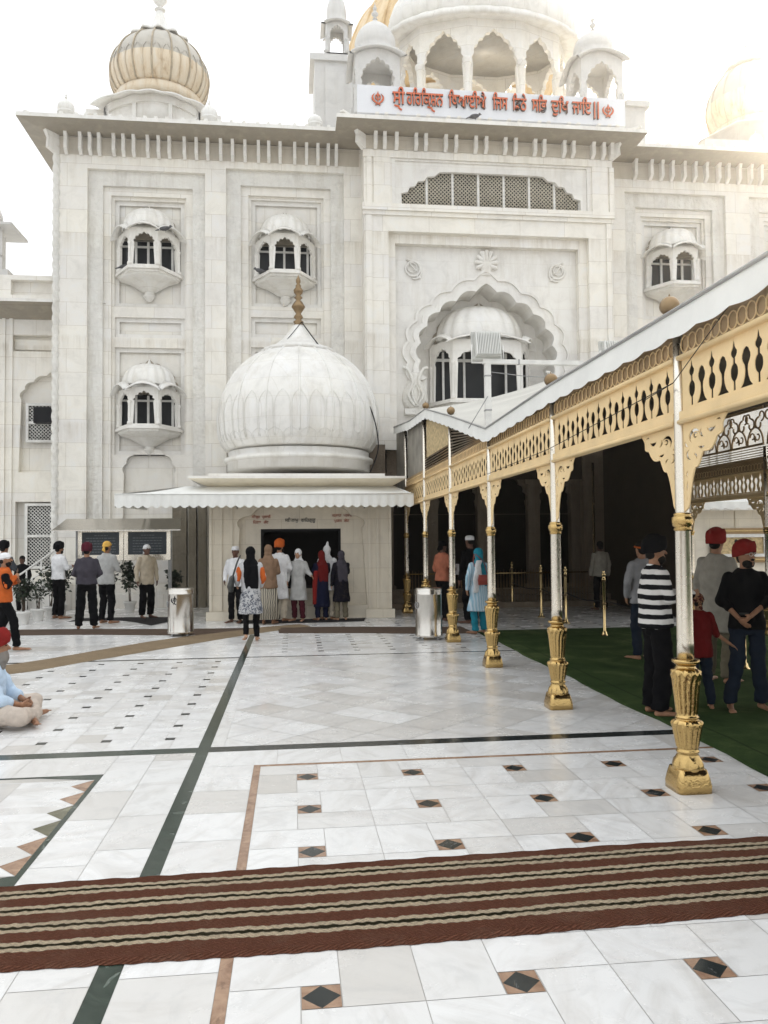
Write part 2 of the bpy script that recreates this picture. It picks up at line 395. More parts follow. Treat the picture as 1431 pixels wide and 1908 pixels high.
# zone left of the stripe, near: long slabs and the saw-toothed panel
x=-.79
for wd in (.31,.30):
    y=-2.0+.2*rr.random()
    while y<6.68:
        y2=min(6.68,y+.55+.25*rr.random()); tr(x-wd,x,y,y2); y=y2
    x-=wd
xL=-1.40
def saw(x1,y0,y1):
    g=.0
    tr(xL-.035,xL,y0,y1,1,0); tr(-8,xL-.035,y1-.03,y1,1,0); tr(-8,xL-.035,y0,y0+.03,1,0)
    n=int((y1-y0-.28)/.252); n=max(n,1); h=(y1-y0-.06-.2)/n; X0=xL-.035; X1=X0-.13
    yy=y0+.03
    q([(X0,yy),(X0,yy+.1),(X0-.42,yy)],1)
    yy+=.1
    for i in range(n):
        a=[(X0,yy),(X0,yy+h),(X1,yy+h/2)]
        q([(X0,yy+.003),(X0,yy+h-.003),(X1,yy+h/2)],[3,3,4,4,3,3][i%6]); yy+=h
    q([(X0,yy),(X0,y1-.03),(X0-.42,y1-.03)],1)
    # white field: strips whose right end follows the teeth
    yy=y0+.13
    for i in range(n):
        q([(X1-.001,yy+h/2),(X0-.001,yy+h),(X0-.5,yy+h*1.0+.0),(X0-.5,yy+h/2)]); q([(X0-.001,yy),(X1-.001,yy+h/2),(X0-.5,yy+h/2),(X0-.5,yy)])
        yy+=h
    for i in range(int((8+X0-.5)/.6)+1):
        xa=X0-.5-.6*i; yb=y0+.13
        while yb<y1-.13: y2=min(y1-.13,yb+.55); tr(xa-.6,xa,yb,y2); yb=y2
saw(0,4.236,6.165); saw(0,1.9,3.9)
for a,b_ in ((3.9,4.236),(6.165,6.68),(-2,1.9)):
    x=xL
    while x>-8: x2=x-.55-.2*rr.random(); tr(x2,x,a,b_); x=x2
# zone C: small black insets, left, 6.84..11.99
PW,PH,ss=.54,.4995,.085
for i in range(0,16):
    cx=-1.071-PW*i; x0=cx-PW/2; x1=cx+PW/2 if i else -.79
    for j in range(0,11):
        cy=7.18+PH*j; y0=cy-PH/2; y1=cy+PH/2
        if j==0: y0=6.84
        if y0>11.9: continue
        y1=min(y1,11.99)
        l,r,bb,tt=cx-ss/2,cx+ss/2,cy-ss/2,min(cy+ss/2,11.985)
        tr(x0,l,bb,y1); tr(l,x1,tt,y1); tr(r,x1,y0,tt); tr(x0,r,y0,bb); tr(l,r,bb,tt,2)
# zone B: diagonal diamonds, right, 6.84..11.99 inside a straight border
tr(-.69,-.58,6.84,11.99)
def clip_poly(P,b):
    for ax,sg,lim in ((0,1,b[0]),(0,-1,b[1]),(1,1,b[2]),(1,-1,b[3])):
        out=[]
        for i in range(len(P)):
            a,c=P[i],P[(i+1)%len(P)]; da=sg*(a[ax]-lim); dc=sg*(c[ax]-lim)
            if da>=0: out.append(a)
            if da*dc<0:
                t=da/(da-dc); out.append((a[0]+(c[0]-a[0])*t,a[1]+(c[1]-a[1])*t))
        P=out
        if len(P)<3: return None
    return P
dh=.31
for i in range(-1,42):
    for j in range(0,19):
        cx=-.58+dh*i+(dh/2 if 0 else 0)+ (0 if j%2 else 0); 
        cx=-.58+2*dh*(i/1.0)*.5*2+(dh if j%2 else 0); cy=6.84+.29*j
        if cx>XR: continue
        P=clip_poly([(cx-dh+.003,cy),(cx,cy-.29+.003),(cx+dh-.003,cy),(cx,cy+.29-.003)],(-.58,XR,6.84,11.99))
        if P:
            q(P); tint[-1]=((rr.random()*.16 if rr.random()<.38 else .2+.5*rr.random()),rr.random(),rr.random(),1)
# zone D: beyond the second band
for i in range(0,17):
    cx=-.13+.565*i; 
    for j in range(0,26):
        cy=12.5+.345*j; y0=cy-.1725; y1=cy+.1725
        if j==0: y0=12.06
        x0=cx-.2825; x1=cx+.2825
        if i==0: x0=-.69
        l,r,bb,tt=cx-.045,cx+.045,cy-.035,cy+.035
        tr(x0,l,bb,y1); tr(l,x1,tt,y1); tr(r,x1,y0,tt); tr(x0,r,y0,bb); tr(l,r,bb,tt,2)
# left far and the rest
y=12.06
while y<24:
    x=-.79; y2=y+.6
    while x>-13: x2=x-.8-.5*rr.random(); tr(x2,x,y,y2); x=x2
    y=y2
for a in np.arange(-13,-8,.8):
    for b_ in np.arange(-3,12,.6): tr(a,min(a+.8,-8-.0),b_,min(b_+.6,11.99))
fl=tiles.build('floor',['floor_marble','green_marble','black_marble','red_marble','olive_marble'])
at=fl.data.attributes.new('tint','FLOAT_COLOR','FACE'); at.data.foreach_set('color',[c for t in tint for c in t])
struct(fl)
gb=MB(); gb.add([(-60,-30,-.003),(60,-30,-.003),(60,90,-.003),(-60,90,-.003)],[(0,1,2,3)]); struct(gb.build('ground','grout'))
plain('plaza',(.5,.49,.47),.5,0,.1,.5,obj=False)
# green carpet
m,t,b=nmat('green_carpet'); P=pos(t)
c=ramp(t,noise(t,P,1.3,6,.7,.5),[(.3,(.016,.034,.012)),(.52,(.038,.064,.022)),(.72,(.09,.12,.05))])
c=mix(t,.5,c,ramp(t,noise(t,P,220,2),[(.3,(.6,.6,.6)),(.7,(1.3,1.3,1.2))]),'MULTIPLY'); L(t,c,b.inputs['Base Color']); b.inputs['Roughness'].default_value=.95
b.inputs['Specular IOR Level'].default_value=.04
sy_=nd(t,'ShaderNodeSeparateXYZ'); L(t,P,sy_.inputs[0]); fr_=nd(t,'ShaderNodeMath',operation='FRACT'); dv=nd(t,'ShaderNodeMath',operation='DIVIDE'); L(t,sy_.outputs[0],dv.inputs[0]); dv.inputs[1].default_value=1.83; L(t,dv.outputs[0],fr_.inputs[0])
c=mix(t,ramp(t,fr_.outputs[0],[(0,(.7,.7,.7)),(.006,(.7,.7,.7)),(.012,(0,0,0)),(.99,(0,0,0)),(1,(.5,.5,.5))]),c,(.01,.018,.008)); L(t,c,b.inputs['Base Color'])
bump(t,b,noise(t,P,150,3),.6,.012)
gc=MB(); n=40; V=[];Fc=[]
for i in range(n+1):
    y=-1+15.6*i/n; xo=3.40+.018*math.sin(y*2.1)+.012*math.sin(y*5.3+1)
    V+= [(xo,y,.012),(xo+.02,y,.02+.004*math.sin(y*9)),(8.9,y,.02),(xo-.002,y,.0)]
for i in range(n):
    a=i*4; b_=a+4
    Fc+=[(a,a+1,b_+1,b_),(a+1,a+2,b_+2,b_+1),(a+3,a,b_,b_+3)]
gc.add(V,Fc); tag(gc.build('green_carpet','green_carpet'),'dark green carpet laid under the golden canopy between its rows of columns','carpet')
# striped rug
def rug(name,far,near,mat,label,n=160,m_=28,th=.012,amp=.006):
    mb=MB(); V=[];Fc=[]; fa=bez(far,max(2,n//(len(far)-1))); ne=bez(near,max(2,n//(len(near)-1))); nn=min(len(fa),len(ne)); uv=[]
    for i in range(nn):
        a,b_=Vector((*fa[i],0)),Vector((*ne[i],0))
        for j in range(m_+1):
            t_=j/m_; p=a.lerp(b_,t_); e=1 if j in(0,m_) else 0
            wob=amp*(math.sin(i*.9+j*.2)+.7*math.sin(i*.37+1.3+j*.5))
            z=th*(0.15 if e else 1)+(0 if e else .0022*math.sin(i*.5)*math.sin(j*1.1)+.004*max(0,math.sin(i*.047+1.2*math.sin(j*.12+i*.011)))**3)
            V.append((p.x,p.y+(wob if e else wob*.4),z)); uv.append((i/nn,t_,0,1))
    for i in range(nn-1):
        for j in range(m_): a=i*(m_+1)+j; Fc.append((a,a+1,a+m_+2,a+m_+1))
    mb.add(V,Fc,0,True); o=mb.build(name,mat)
    A=o.data.attributes.new('st','FLOAT_COLOR','POINT'); A.data.foreach_set('color',[c for t in uv for c in t])
    return tag(o,label,'rug')
m,t,b=nmat('rug_striped'); P=pos(t)
at=nd(t,'ShaderNodeAttribute'); at.attribute_name='st'; sp=nd(t,'ShaderNodeSeparateColor'); L(t,at.outputs['Color'],sp.inputs[0])
def mth(t,op,a,b_=None):
    n=nd(t,'ShaderNodeMath',operation=op)
    for k,v in enumerate((a,b_)):
        if v is None: continue
        if isinstance(v,(int,float)): n.inputs[k].default_value=v
        else: L(t,v,n.inputs[k])
    return n.outputs[0]
sx=nd(t,'ShaderNodeSeparateXYZ'); L(t,P,sx.inputs[0])
wig=mth(t,'MULTIPLY',mth(t,'SINE',mth(t,'MULTIPLY',sx.outputs[0],120.)),.0035)
nz=mth(t,'MULTIPLY',mth(t,'SUBTRACT',noise(t,P,38,3),.5),.018)
tt_=mth(t,'ADD',mth(t,'ADD',sp.outputs[1],wig),nz)
red=(.20,.085,.055); cr=(.80,.68,.50); dk=(.03,.03,.014)
st=[]
cs=[.165,.375,.585,.795]
st.append((0,red))
for cc in cs:
    st+= [(cc-.052,red),(cc-.046,cr),(cc-.017,cr),(cc-.012,dk),(cc+.012,dk),(cc+.017,cr),(cc+.046,cr),(cc+.052,red)]
def steps(t,f,st):
    # several ramps of few stops each, chosen by position along the rug
    out=None
    for k,cc in enumerate(cs):
        r=ramp(t,f,[(0,red),(cc-.056,red),(cc-.048,cr),(cc-.019,cr),(cc-.012,dk),(cc+.010,dk),(cc+.018,cr),(cc+.048,cr),(cc+.056,red)])
        out=r if out is None else mix(t,1.0,out,r,'LIGHTEN')
        if k: pass
    return out
# lighten keeps cream over red but would lose the dark core, so the dark core is laid on afterwards
c=steps(t,tt_,st)
core=None
for cc in cs:
    k=ramp(t,tt_,[(0,(0,0,0)),(cc-.016,(0,0,0)),(cc-.011,(1,1,1)),(cc+.010,(1,1,1)),(cc+.015,(0,0,0))])
    core=k if core is None else mix(t,1.0,core,k,'LIGHTEN')
c=mix(t,core,c,dk)
wv=nd(t,'ShaderNodeTexWave'); wv.inputs['Scale'].default_value=14; wv.inputs['Distortion'].default_value=2.5; wv.inputs['Detail'].default_value=2; wv.inputs['Detail Scale'].default_value=3
mp=nd(t,'ShaderNodeMapping'); mp.inputs['Rotation'].default_value=(0,0,.9); mp.inputs['Scale'].default_value=(1,2.2,1); L(t,P,mp.inputs[0]); L(t,mp.outputs[0],wv.inputs[0])
c=mix(t,.55,c,ramp(t,wv.outputs[0],[(.15,(.5,.47,.44)),(.6,(1.08,1.05,1.02))]),'MULTIPLY')
c=mix(t,.6,c,ramp(t,noise(t,P,90,4,.7),[(.3,(.62,.6,.58)),(.65,(1.15,1.12,1.1))]),'MULTIPLY')
c=mix(t,ramp(t,noise(t,P,3,7,.7),[(.5,(0,0,0)),(.75,(.28,)*3)]),c,(.3,.22,.16))
L(t,c,b.inputs['Base Color']); b.inputs['Roughness'].default_value=.95; b.inputs['Specular IOR Level'].default_value=.05
hh=mth(t,'ADD',wv.outputs[0],noise(t,P,120,3)); bump(t,b,hh,1.0,.02)
rug('striped_rug',[(-3.4,4.17),(-1.46,4.226),(.477,4.293),(2.697,4.332),(4.2,4.35)],[(-3.4,3.40),(-1.3,3.405),(.375,3.401),(2.3,3.47),(4.2,3.53)],'rug_striped','long maroon rug with cream and black braided stripes lying across the white marble floor',n=480,m_=36,th=.016,amp=.003)
def mat_rug(name,c1):
    m,t,b=nmat(name); P=pos(t)
    c=ramp(t,noise(t,P,3,6,.7),[(.3,tuple(x*.75 for x in c1)),(.7,c1)])
    c=mix(t,.5,c,ramp(t,noise(t,P,60,3),[(.3,(.6,.6,.6)),(.7,(1.2,1.2,1.2))]),'MULTIPLY'); L(t,c,b.inputs['Base Color']); b.inputs['Roughness'].default_value=.95
    b.inputs['Specular IOR Level'].default_value=.1
mat_rug('coir_tan',(.24,.18,.115)); mat_rug('coir_brown',(.10,.07,.052)); mat_rug('mat_dark',(.035,.032,.033))
rug('coir_runner',[(-5.2,11.2),(-3.95,11.95),(-2.40,14.3),(-.9,15.9),(.1,16.6)],[(-5.2,10.3),(-3.70,11.02),(-2.86,12.12),(-.83,14.87),(.35,16.1)],'coir_tan','tan coir runner crossing the floor diagonally from the lower left to the kiosk',n=60,m_=6,th=.01)
rug('brown_runner',[(-7.5,16.66),(-4.82,16.62),(-2.4,16.2),(-.6,16.05)],[(-7.5,15.6),(-4.5,15.55),(-2.25,15.1),(-.85,15.0)],'coir_brown','brown runner along the far left floor in front of the notice boards',n=60,m_=6,th=.008)
rug('brown_runner',[(-.3,16.1),(1.2,15.9),(2.46,15.6),(3.3,15.5)],[(-.26,15.03),(1.2,14.75),(2.27,14.45),(3.3,14.3)],'coir_brown','brown runner in front of the kiosk, reaching the first steel bin by the columns',n=60,m_=6,th=.008)
rug('dark_mat',[(-1.3,17.55),(.4,17.55),(1.6,17.5)],[(-1.1,16.9),(.4,16.8),(1.5,16.9)],'mat_dark','dark mat at the foot of the kiosk counter','dark',) if False else rug('dark_mat',[(-1.3,17.62),(.4,17.62),(1.6,17.58)],[(-1.1,16.9),(.4,16.8),(1.5,16.9)],'mat_dark','dark mat under the people queueing at the kiosk counter',n=20,m_=4)
rug('dark_mat',[(-4.7,18.9),(-3.6,18.9),(-2.3,18.6)],[(-4.9,18.1),(-3.8,18.1),(-2.9,16.9)],'mat_dark','dark ribbed mat under the man in the beige shirt by the notice boards',n=20,m_=4)

# ============================================================ TEMPLE
YW=21.5; YC=20.7
def pw(u,v): return AY(u,v,YW)
def pc(u,v): return AY(u,v,YC)
temple=E('temple',(3,YW,0),'large white marble temple with eaved cornice, oriel windows and domes behind the courtyard','temple')
def TB(mb,name,mats,parent=temple): 
    o=mb.build(name,mats); o.parent=parent; o.matrix_parent_inverse=parent.matrix_world.inverted() if False else Matrix.Translation(-Vector(parent.location)); return o
ztop=pw(300,262)[1]
def bay(mb,x0,x1,top,holesL0,rx,yb,full=True):
    pass
def wing(xa,xb,bays,name):
    """bays: list of dict(x=[L0 x0,x1],t=[t0,t1,t2],x1=..,x2=..,panels=[(x0,x1,z0,z1)],..)"""
    mb=MB()
    mb.plate([rect(xa,xb,-.02,ztop)]+[rect(b['a'][0],b['a'][1],.35,b['a'][2]) for b in bays],.12,0,T_(0,YW,0))
    for b in bays:
        a,c,d=b['a'],b['b'],b['c']
        mb.plate([rect(a[0]-.05,a[1]+.05,.3,a[2]+.05),rect(c[0],c[1],.4,c[2])],.10,1,T_(0,YW+.122,0))
        holes=[rect(*p) for p in b['p']]
        mb.plate([rect(c[0]-.05,c[1]+.05,.35,c[2]+.05),rect(d[0],d[1],.5,d[2])],.08,0,T_(0,YW+.224,0))
        mb.plate([rect(d[0]-.05,d[1]+.05,.35,d[2]+.05)]+holes+([b['arch']] if 'arch' in b else []),.08,0,T_(0,YW+.306,0))
        mb.box(d[0]-.05,d[1]+.05,YW+.47,YW+.52,.35,d[2],0)
        for (x0,x1,z0,z1) in b['p']:
            g=.11
            mb.plate([rect(x0-.03,x1+.03,z0-.03,z1+.03),rect(x0+g,x1-g,z0+g,z1-g)],.04,2,T_(0,YW+.39,0))
    TB(mb,name,['marble_wall','marble_carved','marble_smooth'])
def R4(a,b,c,d): # px rect -> world x0,x1,z0,z1 on wing plane
    x0,z1=pw(a,c); x1,_=pw(b,c); _,z0=pw((a+b)/2,d); _,z1=pw((a+b)/2,c); return (x0,x1,z0,z1)
def mkbay(dx,px=None):
    A=R4(163+dx,382+dx,318,1100); B_=R4(190+dx,358+dx,345,1100); C_=R4(204+dx,345+dx,360,1100)
    p=[]
    for (a,b,c,d) in ((209,341,366,566),(209,341,586,624),(209,341,643,845)): p.append(R4(a+dx,b+dx,c,d))
    arch=[(x+(C_[0]+C_[1])/2,z) for x,z in foil(1.42,3.55,4.32,7,.05,.6)]
    return dict(a=(A[0],A[1],A[3]),b=(B_[0],B_[1],B_[3]),c=(C_[0],C_[1],C_[3]),p=p,arch=arch)
xl=pw(105,600)[0]; xcl=pc(680,600)[0]; xcr=pc(1143,600)[0]
b1=mkbay(0); b2=mkbay(258)
# second bay measured from the photograph is a touch narrower
wing(xl,xcl+.3,[b1,b2],'wall')
b3=mkbay(0); sh=pw(1262,500)[0]-pw(274,500)[0]
def shf(b,s):
    return dict(a=(b['a'][0]+s,b['a'][1]+s,b['a'][2]),b=(b['b'][0]+s,b['b'][1]+s,b['b'][2]),c=(b['c'][0]+s,b['c'][1]+s,b['c'][2]),p=[(p[0]+s,p[1]+s,p[2],p[3]) for p in b['p']],arch=[(x+s,z) for x,z in b['arch']])
wing(xcr-.3,19.5,[shf(b1,sh),shf(b1,sh+3.8)],'wall')
mb=MB(); mb.box(xl+.31,xcl+.1,YW+.66,YW+.75,0,ztop,0); mb.box(xcr-.1,19.4,YW+.66,YW+.75,0,ztop,0); mb.box(xl,xl+.3,YW+.121,34,0,ztop,0); mb.box(xl,19.5,YW+.1,36,ztop,ztop+.3,0); mb.box(19.2,19.5,YW,34,0,ztop,0)
mb.box(xl-.06,xl+.6,YW-.05,YW+.0-.003,0,.55); TB(mb,'wall','marble_wall')
# corner colonette with spiral bead
mb=MB(); mb.lathe([(.085,0),(.085,ztop-.4),(.13,ztop-.35),(.13,ztop-.2)],20,(xl-.02,YW+.02,0),0,lambda a,z:1+.13*math.sin(a*5+z*26))
V=[];
mb2=MB(); n=300; prof=[(.09,z*(ztop-.5)/n+.2) for z in range(n+1)]; mb2.lathe(prof,20,(xl-.02,YW+.02,0),0,lambda a,z:1+.16*math.sin(a*3+z*22))
TB(mb2,'corner_colonette','marble_carved')
# ---- eaves
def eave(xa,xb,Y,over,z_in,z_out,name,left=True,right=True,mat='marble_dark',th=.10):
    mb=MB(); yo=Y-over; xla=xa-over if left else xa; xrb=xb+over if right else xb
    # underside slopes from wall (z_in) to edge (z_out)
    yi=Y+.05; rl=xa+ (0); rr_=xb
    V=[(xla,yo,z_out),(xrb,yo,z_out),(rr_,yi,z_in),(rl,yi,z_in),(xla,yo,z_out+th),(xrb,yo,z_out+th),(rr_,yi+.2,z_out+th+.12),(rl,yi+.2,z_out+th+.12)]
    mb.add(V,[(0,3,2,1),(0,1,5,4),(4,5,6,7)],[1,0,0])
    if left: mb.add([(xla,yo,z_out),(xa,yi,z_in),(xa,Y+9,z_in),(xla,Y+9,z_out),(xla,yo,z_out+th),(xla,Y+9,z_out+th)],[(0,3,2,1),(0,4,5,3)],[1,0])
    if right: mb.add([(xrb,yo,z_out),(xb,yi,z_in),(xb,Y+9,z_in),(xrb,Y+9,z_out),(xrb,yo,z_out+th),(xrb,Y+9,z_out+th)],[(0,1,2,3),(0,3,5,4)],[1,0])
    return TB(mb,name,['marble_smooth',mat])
oW=.8
zo=AY(300,222,YW-oW)[1]-.08; zi=pw(300,262)[1]
eave(xl,xcl+.3,YW,oW,zi,zo,'eave',True,False)
eave(xcr-.3,19.5,YW,oW,zi,zo,'eave',False,True)
oC=.75; zoc=AY(900,226,YC-oC)[1]-.08; zic=pc(900,262)[1]
eave(xcl,xcr,YC,oC,zic,zoc,'eave')
# corbels
def corbel_mesh(h,d,w=.085):
    mb=MB(); pr=[(0,0),(.05,-.02),(d*.32,.10),(d*.30,h*.45),(d*.42,h*.72),(d*.62,h*.86),(d*.95,h*.94),(d*.95,h),(0,h)]
    V=[(s,-a,b) for s in (-w/2,w/2) for a,b in pr]; n=len(pr)
    Fc=[tuple(range(n)),tuple(reversed(range(n,2*n)))]+[(i,(i+1)%n,n+(i+1)%n,n+i) for i in range(n)]
    mb.add(V,[tuple(reversed(f)) for f in Fc]); return mb
cz0=pw(300,296)[1]; cm=corbel_mesh(zi+.35-cz0,.62)
c0=None
def put_corbels(us,Y,z0,proto=None,v=280):
    for u in us:
        x=AY(u,v,Y)[0]
        if proto is None:
            proto=cm.build('corbel','marble_smooth'); proto.parent=temple; proto.location=Vector((x,Y,z0))-temple.location
        else:
            c=proto.copy(); COL.objects.link(c); c.location=Vector((x,Y,z0))-temple.location; c.scale=proto.scale
    return proto
us=[125]; u=153
trip=[(152,170,187),(214,232,251),(277,297,317),(345,367,388),(412,434,457),(482,501,522),(549,571,592),(611,626,0)]
for tpl in trip: us+=[k for k in tpl if k]
pr=put_corbels(us,YW,cz0)
put_corbels([1180,1209,1229,1248,1270,1290,1311,1334,1351,1372,1393,1412,1434,1458],YW,cz0,pr)
zt0_=pc(900,262)[1]; czc=pc(900,288)[1]; pr2=cpy(pr,temple); pr2.scale=(1.1,1,(zic+.32-czc)/(zi+.35-cz0)); pr2.location=Vector((pc(699,270)[0],YC,czc))-temple.location
put_corbels([716,738,774,792,829,848,884.5,903.6,939,958,994,1011,1048,1065,1102,1121,1136],YC,czc,pr2,270)
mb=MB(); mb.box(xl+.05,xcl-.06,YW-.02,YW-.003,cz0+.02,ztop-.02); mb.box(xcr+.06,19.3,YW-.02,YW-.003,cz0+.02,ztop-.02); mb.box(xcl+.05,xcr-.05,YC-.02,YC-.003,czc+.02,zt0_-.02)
TB(mb,'corbel_shade_band','corbel_shade_stone')  # darker strip added behind the corbels, painted as the shade in their gaps
# diagonal corner brackets
def corner_br(x,Y,z,h,d,ang,name='corner_bracket'):
    mb=corbel_mesh(h,d,.12); o=mb.build(name,'marble_smooth'); o.parent=temple; o.matrix_local=Matrix.Translation(Vector((x,Y,z))-temple.location)@Matrix.Rotation(ang,4,'Z')
corner_br(xl+.02,YW+.02,cz0,zi+.3-cz0,1.0,-PI/4); corner_br(xcl+.02,YC+.02,czc,zic+.3-czc,.95,-PI/4); corner_br(xcr-.02,YC+.02,czc,zic+.3-czc,.95,PI/4)
# ---- oriel windows
def ribbed_half_dome(mb,rx,ry,h,z0,n=9,mat=0,full=False):
    prof=[]
    for k in range(11):
        t=k/10; prof.append((1.0 if k==0 else (1.0*math.cos(t*PI/2)**.62 if t<1 else .0),h*math.sin(t*PI/2)))
    prof=[(r,z) for r,z in prof]
    V=[];Fc=[];seg=n*6; a0,a1=(0,2*PI) if full else (PI,2*PI)
    for (r,z) in prof:
        for i in range(seg+1):
            a=a0+(a1-a0)*i/seg; k=1+.055*abs(math.sin(n*(a-a0)*PI/(a1-a0)))*(1 if r>.05 else 0)
            V.append((r*rx*k*math.cos(a),r*ry*k*math.sin(a),z0+z))
    for j in range(len(prof)-1):
        for i in range(seg): a=j*(seg+1)+i; Fc.append((a,a+1,a+seg+2,a+seg+1))
    mb.add(V,Fc,mat,True)
def bangla(mb,p0,p1,z,rise,out,drop,th=.035,mat=0,n=14,scal=0):
    """curved eave over a panel running p0->p1 (xy), bulging up by rise and standing out by out"""
    a=Vector((*p0,0)); b=Vector((*p1,0)); d=(b-a); nrm=Vector((d.y,-d.x,0)).normalized(); V=[];Fc=[]
    for i in range(n+1):
        t=i/n; p=a.lerp(b,t); q_=p+nrm*out; zz=z+rise*math.sin(PI*t)**.8+(scal*abs(math.sin(scal and 5*PI*t)) if scal else 0)
        e=(t-.5)*.22*d.length; q_+=d.normalized()*e
        V+=[(p.x,p.y,zz+.03),(q_.x,q_.y,zz-drop),(q_.x,q_.y,zz-drop-th),(p.x,p.y,zz-th)]
    for i in range(n):
        o=i*4
        for k in range(4): l=(k+1)%4; Fc.append((o+k,o+4+k,o+4+l,o+l))
    mb.add(V,Fc,mat,True)
def oriel(parent,loc,w=1.62,a=.36,d=.55,hp=1.0,hd=.72,hc=.72,ap=.62,name='oriel_window',big=False):
    o=bpy.data.objects.new(name,None); COL.objects.link(o); o.parent=parent; o.location=Vector(loc)-Vector(parent.location)
    hw=w/2; pl=[(-hw,-.02),(-hw+.02,-.14),(-a,-d),(a,-d),(hw-.02,-.14),(hw,-.02)]
    ob=MB(); 
    for sc,z0,z1 in ((1.10,-.10,-.03),(1.04,-.03,.0),(1.02,-.16,-.10)):
        n=len(pl); V=[(x*sc,y*sc,z0) for x,y in pl]+[(x*sc,y*sc,z1) for x,y in pl]
        ob.add(V,[tuple(range(n)),tuple(reversed(range(n,2*n)))]+[(i,(i+1)%n,n+(i+1)%n,n+i) for i in range(n)])
    ob.build('sill','marble_smooth',o)
    # arcade panels
    ar=MB(); ea=MB()
    for i in range(1,4):
        p0,p1=Vector((*pl[i],0)),Vector((*pl[i+1],0)); L_=(p1-p0).length; mid=(p0+p1)/2; ang=math.atan2(p1.y-p0.y,p1.x-p0.x)
        ow=L_-.17 if not big else L_-.22
        loops=[rect(-L_/2,L_/2,.0,hp),foil(ow,hp*ap,hp*.9,7,.035,.03)+[]]
        ar.plate(loops,.06,0,Matrix.Translation(mid)@Matrix.Rotation(ang,4,'Z'))
        bangla(ea,(p0.x,p0.y),(p1.x,p1.y),hp-.02,.17*(L_/.7) if not big else .22,.2,.08,scal=.012)
    # returns to the wall and posts
    ar.box(-hw,-hw+.06,-.14,0,0,hp); ar.box(hw-.06,hw,-.14,0,0,hp)
    for (x,y) in pl[1:5]:
        ar.lathe([(.065,0),(.065,.07),(.04,.1),(.045,.2),(.038,hp*.55),(.06,hp*.6),(.05,hp*.64)],10,(x,y+.01,0))
    ar.build('arcade','marble_smooth',o); ea.build('hood_eave','marble_dome',o)
    dm=MB(); ribbed_half_dome(dm,hw*.84,d*.92,hd,hp+.12,9)
    dm.lathe([(hw*.86,hp),(hw*.86,hp+.14),(hw*.80,hp+.14)],30,(0,0,0),0,None,None,PI,2*PI,True,1,d*1.0/hw)
    dm.lathe([(.10,hp+.1+hd),(.05,hp+.16+hd),(.03,hp+.22+hd),(0,hp+.3+hd)],10,(0,-.06,0))
    dm.build('dome','marble_dome',o)
    bk=MB(); bk.plate([foil(w*.95,hp+.1,hp+.26+hd,9,.07,hp*.97,.14)],.05,0,T_(0,-.055,0)); 
    bo=bk.plate([foil(w*.86,hp+.1,hp+.16+hd,9,.05,hp*.98,.14)],.03,0,T_(0,-.088,0)); bk.build('back_panel','marble_dark',o)
    co=MB(); pf=[(hw*.98,-.16),(hw*.93,-.2),(hw*.6,-hc*.55),(hw*.3,-hc*.82),(hw*.22,-hc*.9),(.13,-hc*.92),(.13,-hc),(.16,-hc-.05),(.13,-hc-.1),(.05,-hc-.2),(0.001,-hc-.22)]
    co.lathe(pf,8 if not big else 12,(0,0,0),0,None,None,PI,2*PI,False,1,d/hw); co.build('bracket_cone','marble_dome',o)
    # window behind
    wn=MB(); wn.box(-hw+.1,hw-.1,-.045,-.03,.0,hp*.92,0)
    for x in ((-.34,-.02,.3,.62) if not big else (-1.05,-.45,.15,.75,1.2)): wn.box(x-.03,x+.03,-.10,-.048,.0,hp*.9,1)
    wn.box(-hw+.1,hw-.1,-.09,-.05,hp*.74,hp*.79,1); wn.build('window',['window_glass','frame_white'],o)
    return o
def wz(v,u=273): return pw(u,v)[1]
z1=wz(505); z2=wz(796)
o1=oriel(temple,(pw(274,500)[0],YW+.38,z1),w=1.62,d=.85,hp=wz(437)-z1,hd=.62,hc=wz(520)-wz(556))
zz=[wz(505,530)+.0]
def copy_oriel(src,loc):
    c=cpy(src,temple); c.location=Vector(loc)-Vector(temple.location); return c
copy_oriel(o1,(pw(274,790)[0],YW+.38,z2)); copy_oriel(o1,(pw(531,500)[0],YW+.38,z1-.02)); copy_oriel(o1,(pw(531,790)[0],YW+.38,z2))
copy_oriel(o1,(pw(1262,500)[0],YW+.38,z1)); copy_oriel(o1,(pw(1262,500)[0],YW+.38,z2)); copy_oriel(o1,(pw(1262,500)[0]+3.8,YW+.38,z1))
# small carved flanks beside each bracket: rosettes
mb=MB()
for (u0,u1) in ((322,348),(352,366),(370,384)):
    x0=AY(u0,1050,YW-.2)[0]; x1=AY(u1,1050,YW-.2)[0]; mb.box(x0,x1,YW-.3,YW-.003,0,2.75)
TB(mb,'dark_pilaster','brown_stone')
# ---- central block
mb=MB()
def C4(a,b,c,d):
    x0,_=pc(a,(c+d)/2); x1,_=pc(b,(c+d)/2); _,z1=pc((a+b)/2,c); _,z0=pc((a+b)/2,d); return (x0,x1,z0,z1)
zt=pc(900,262)[1]
gw=C4(748,1083,318,388)       # grille opening
big=C4(727,1103,437,1120); big=(big[0],big[1],4.55,big[3])
porch=(2.35,7.85,-.01,4.1)
cen=(xcl+xcr)/2
mb.plate([rect(xcl,xcr,0,zt),rect(gw[0]-.25,gw[1]+.25,gw[2]-.02,gw[3]+.25),rect(big[0],big[1],big[2],big[3]),rect(*porch)],.16,0,T_(0,YC,0))
mb.box(xcl,xcl+.12,YC+.162,YW+.7,0,zt); mb.box(xcr-.12,xcr,YC+.162,YW+.7,0,zt)
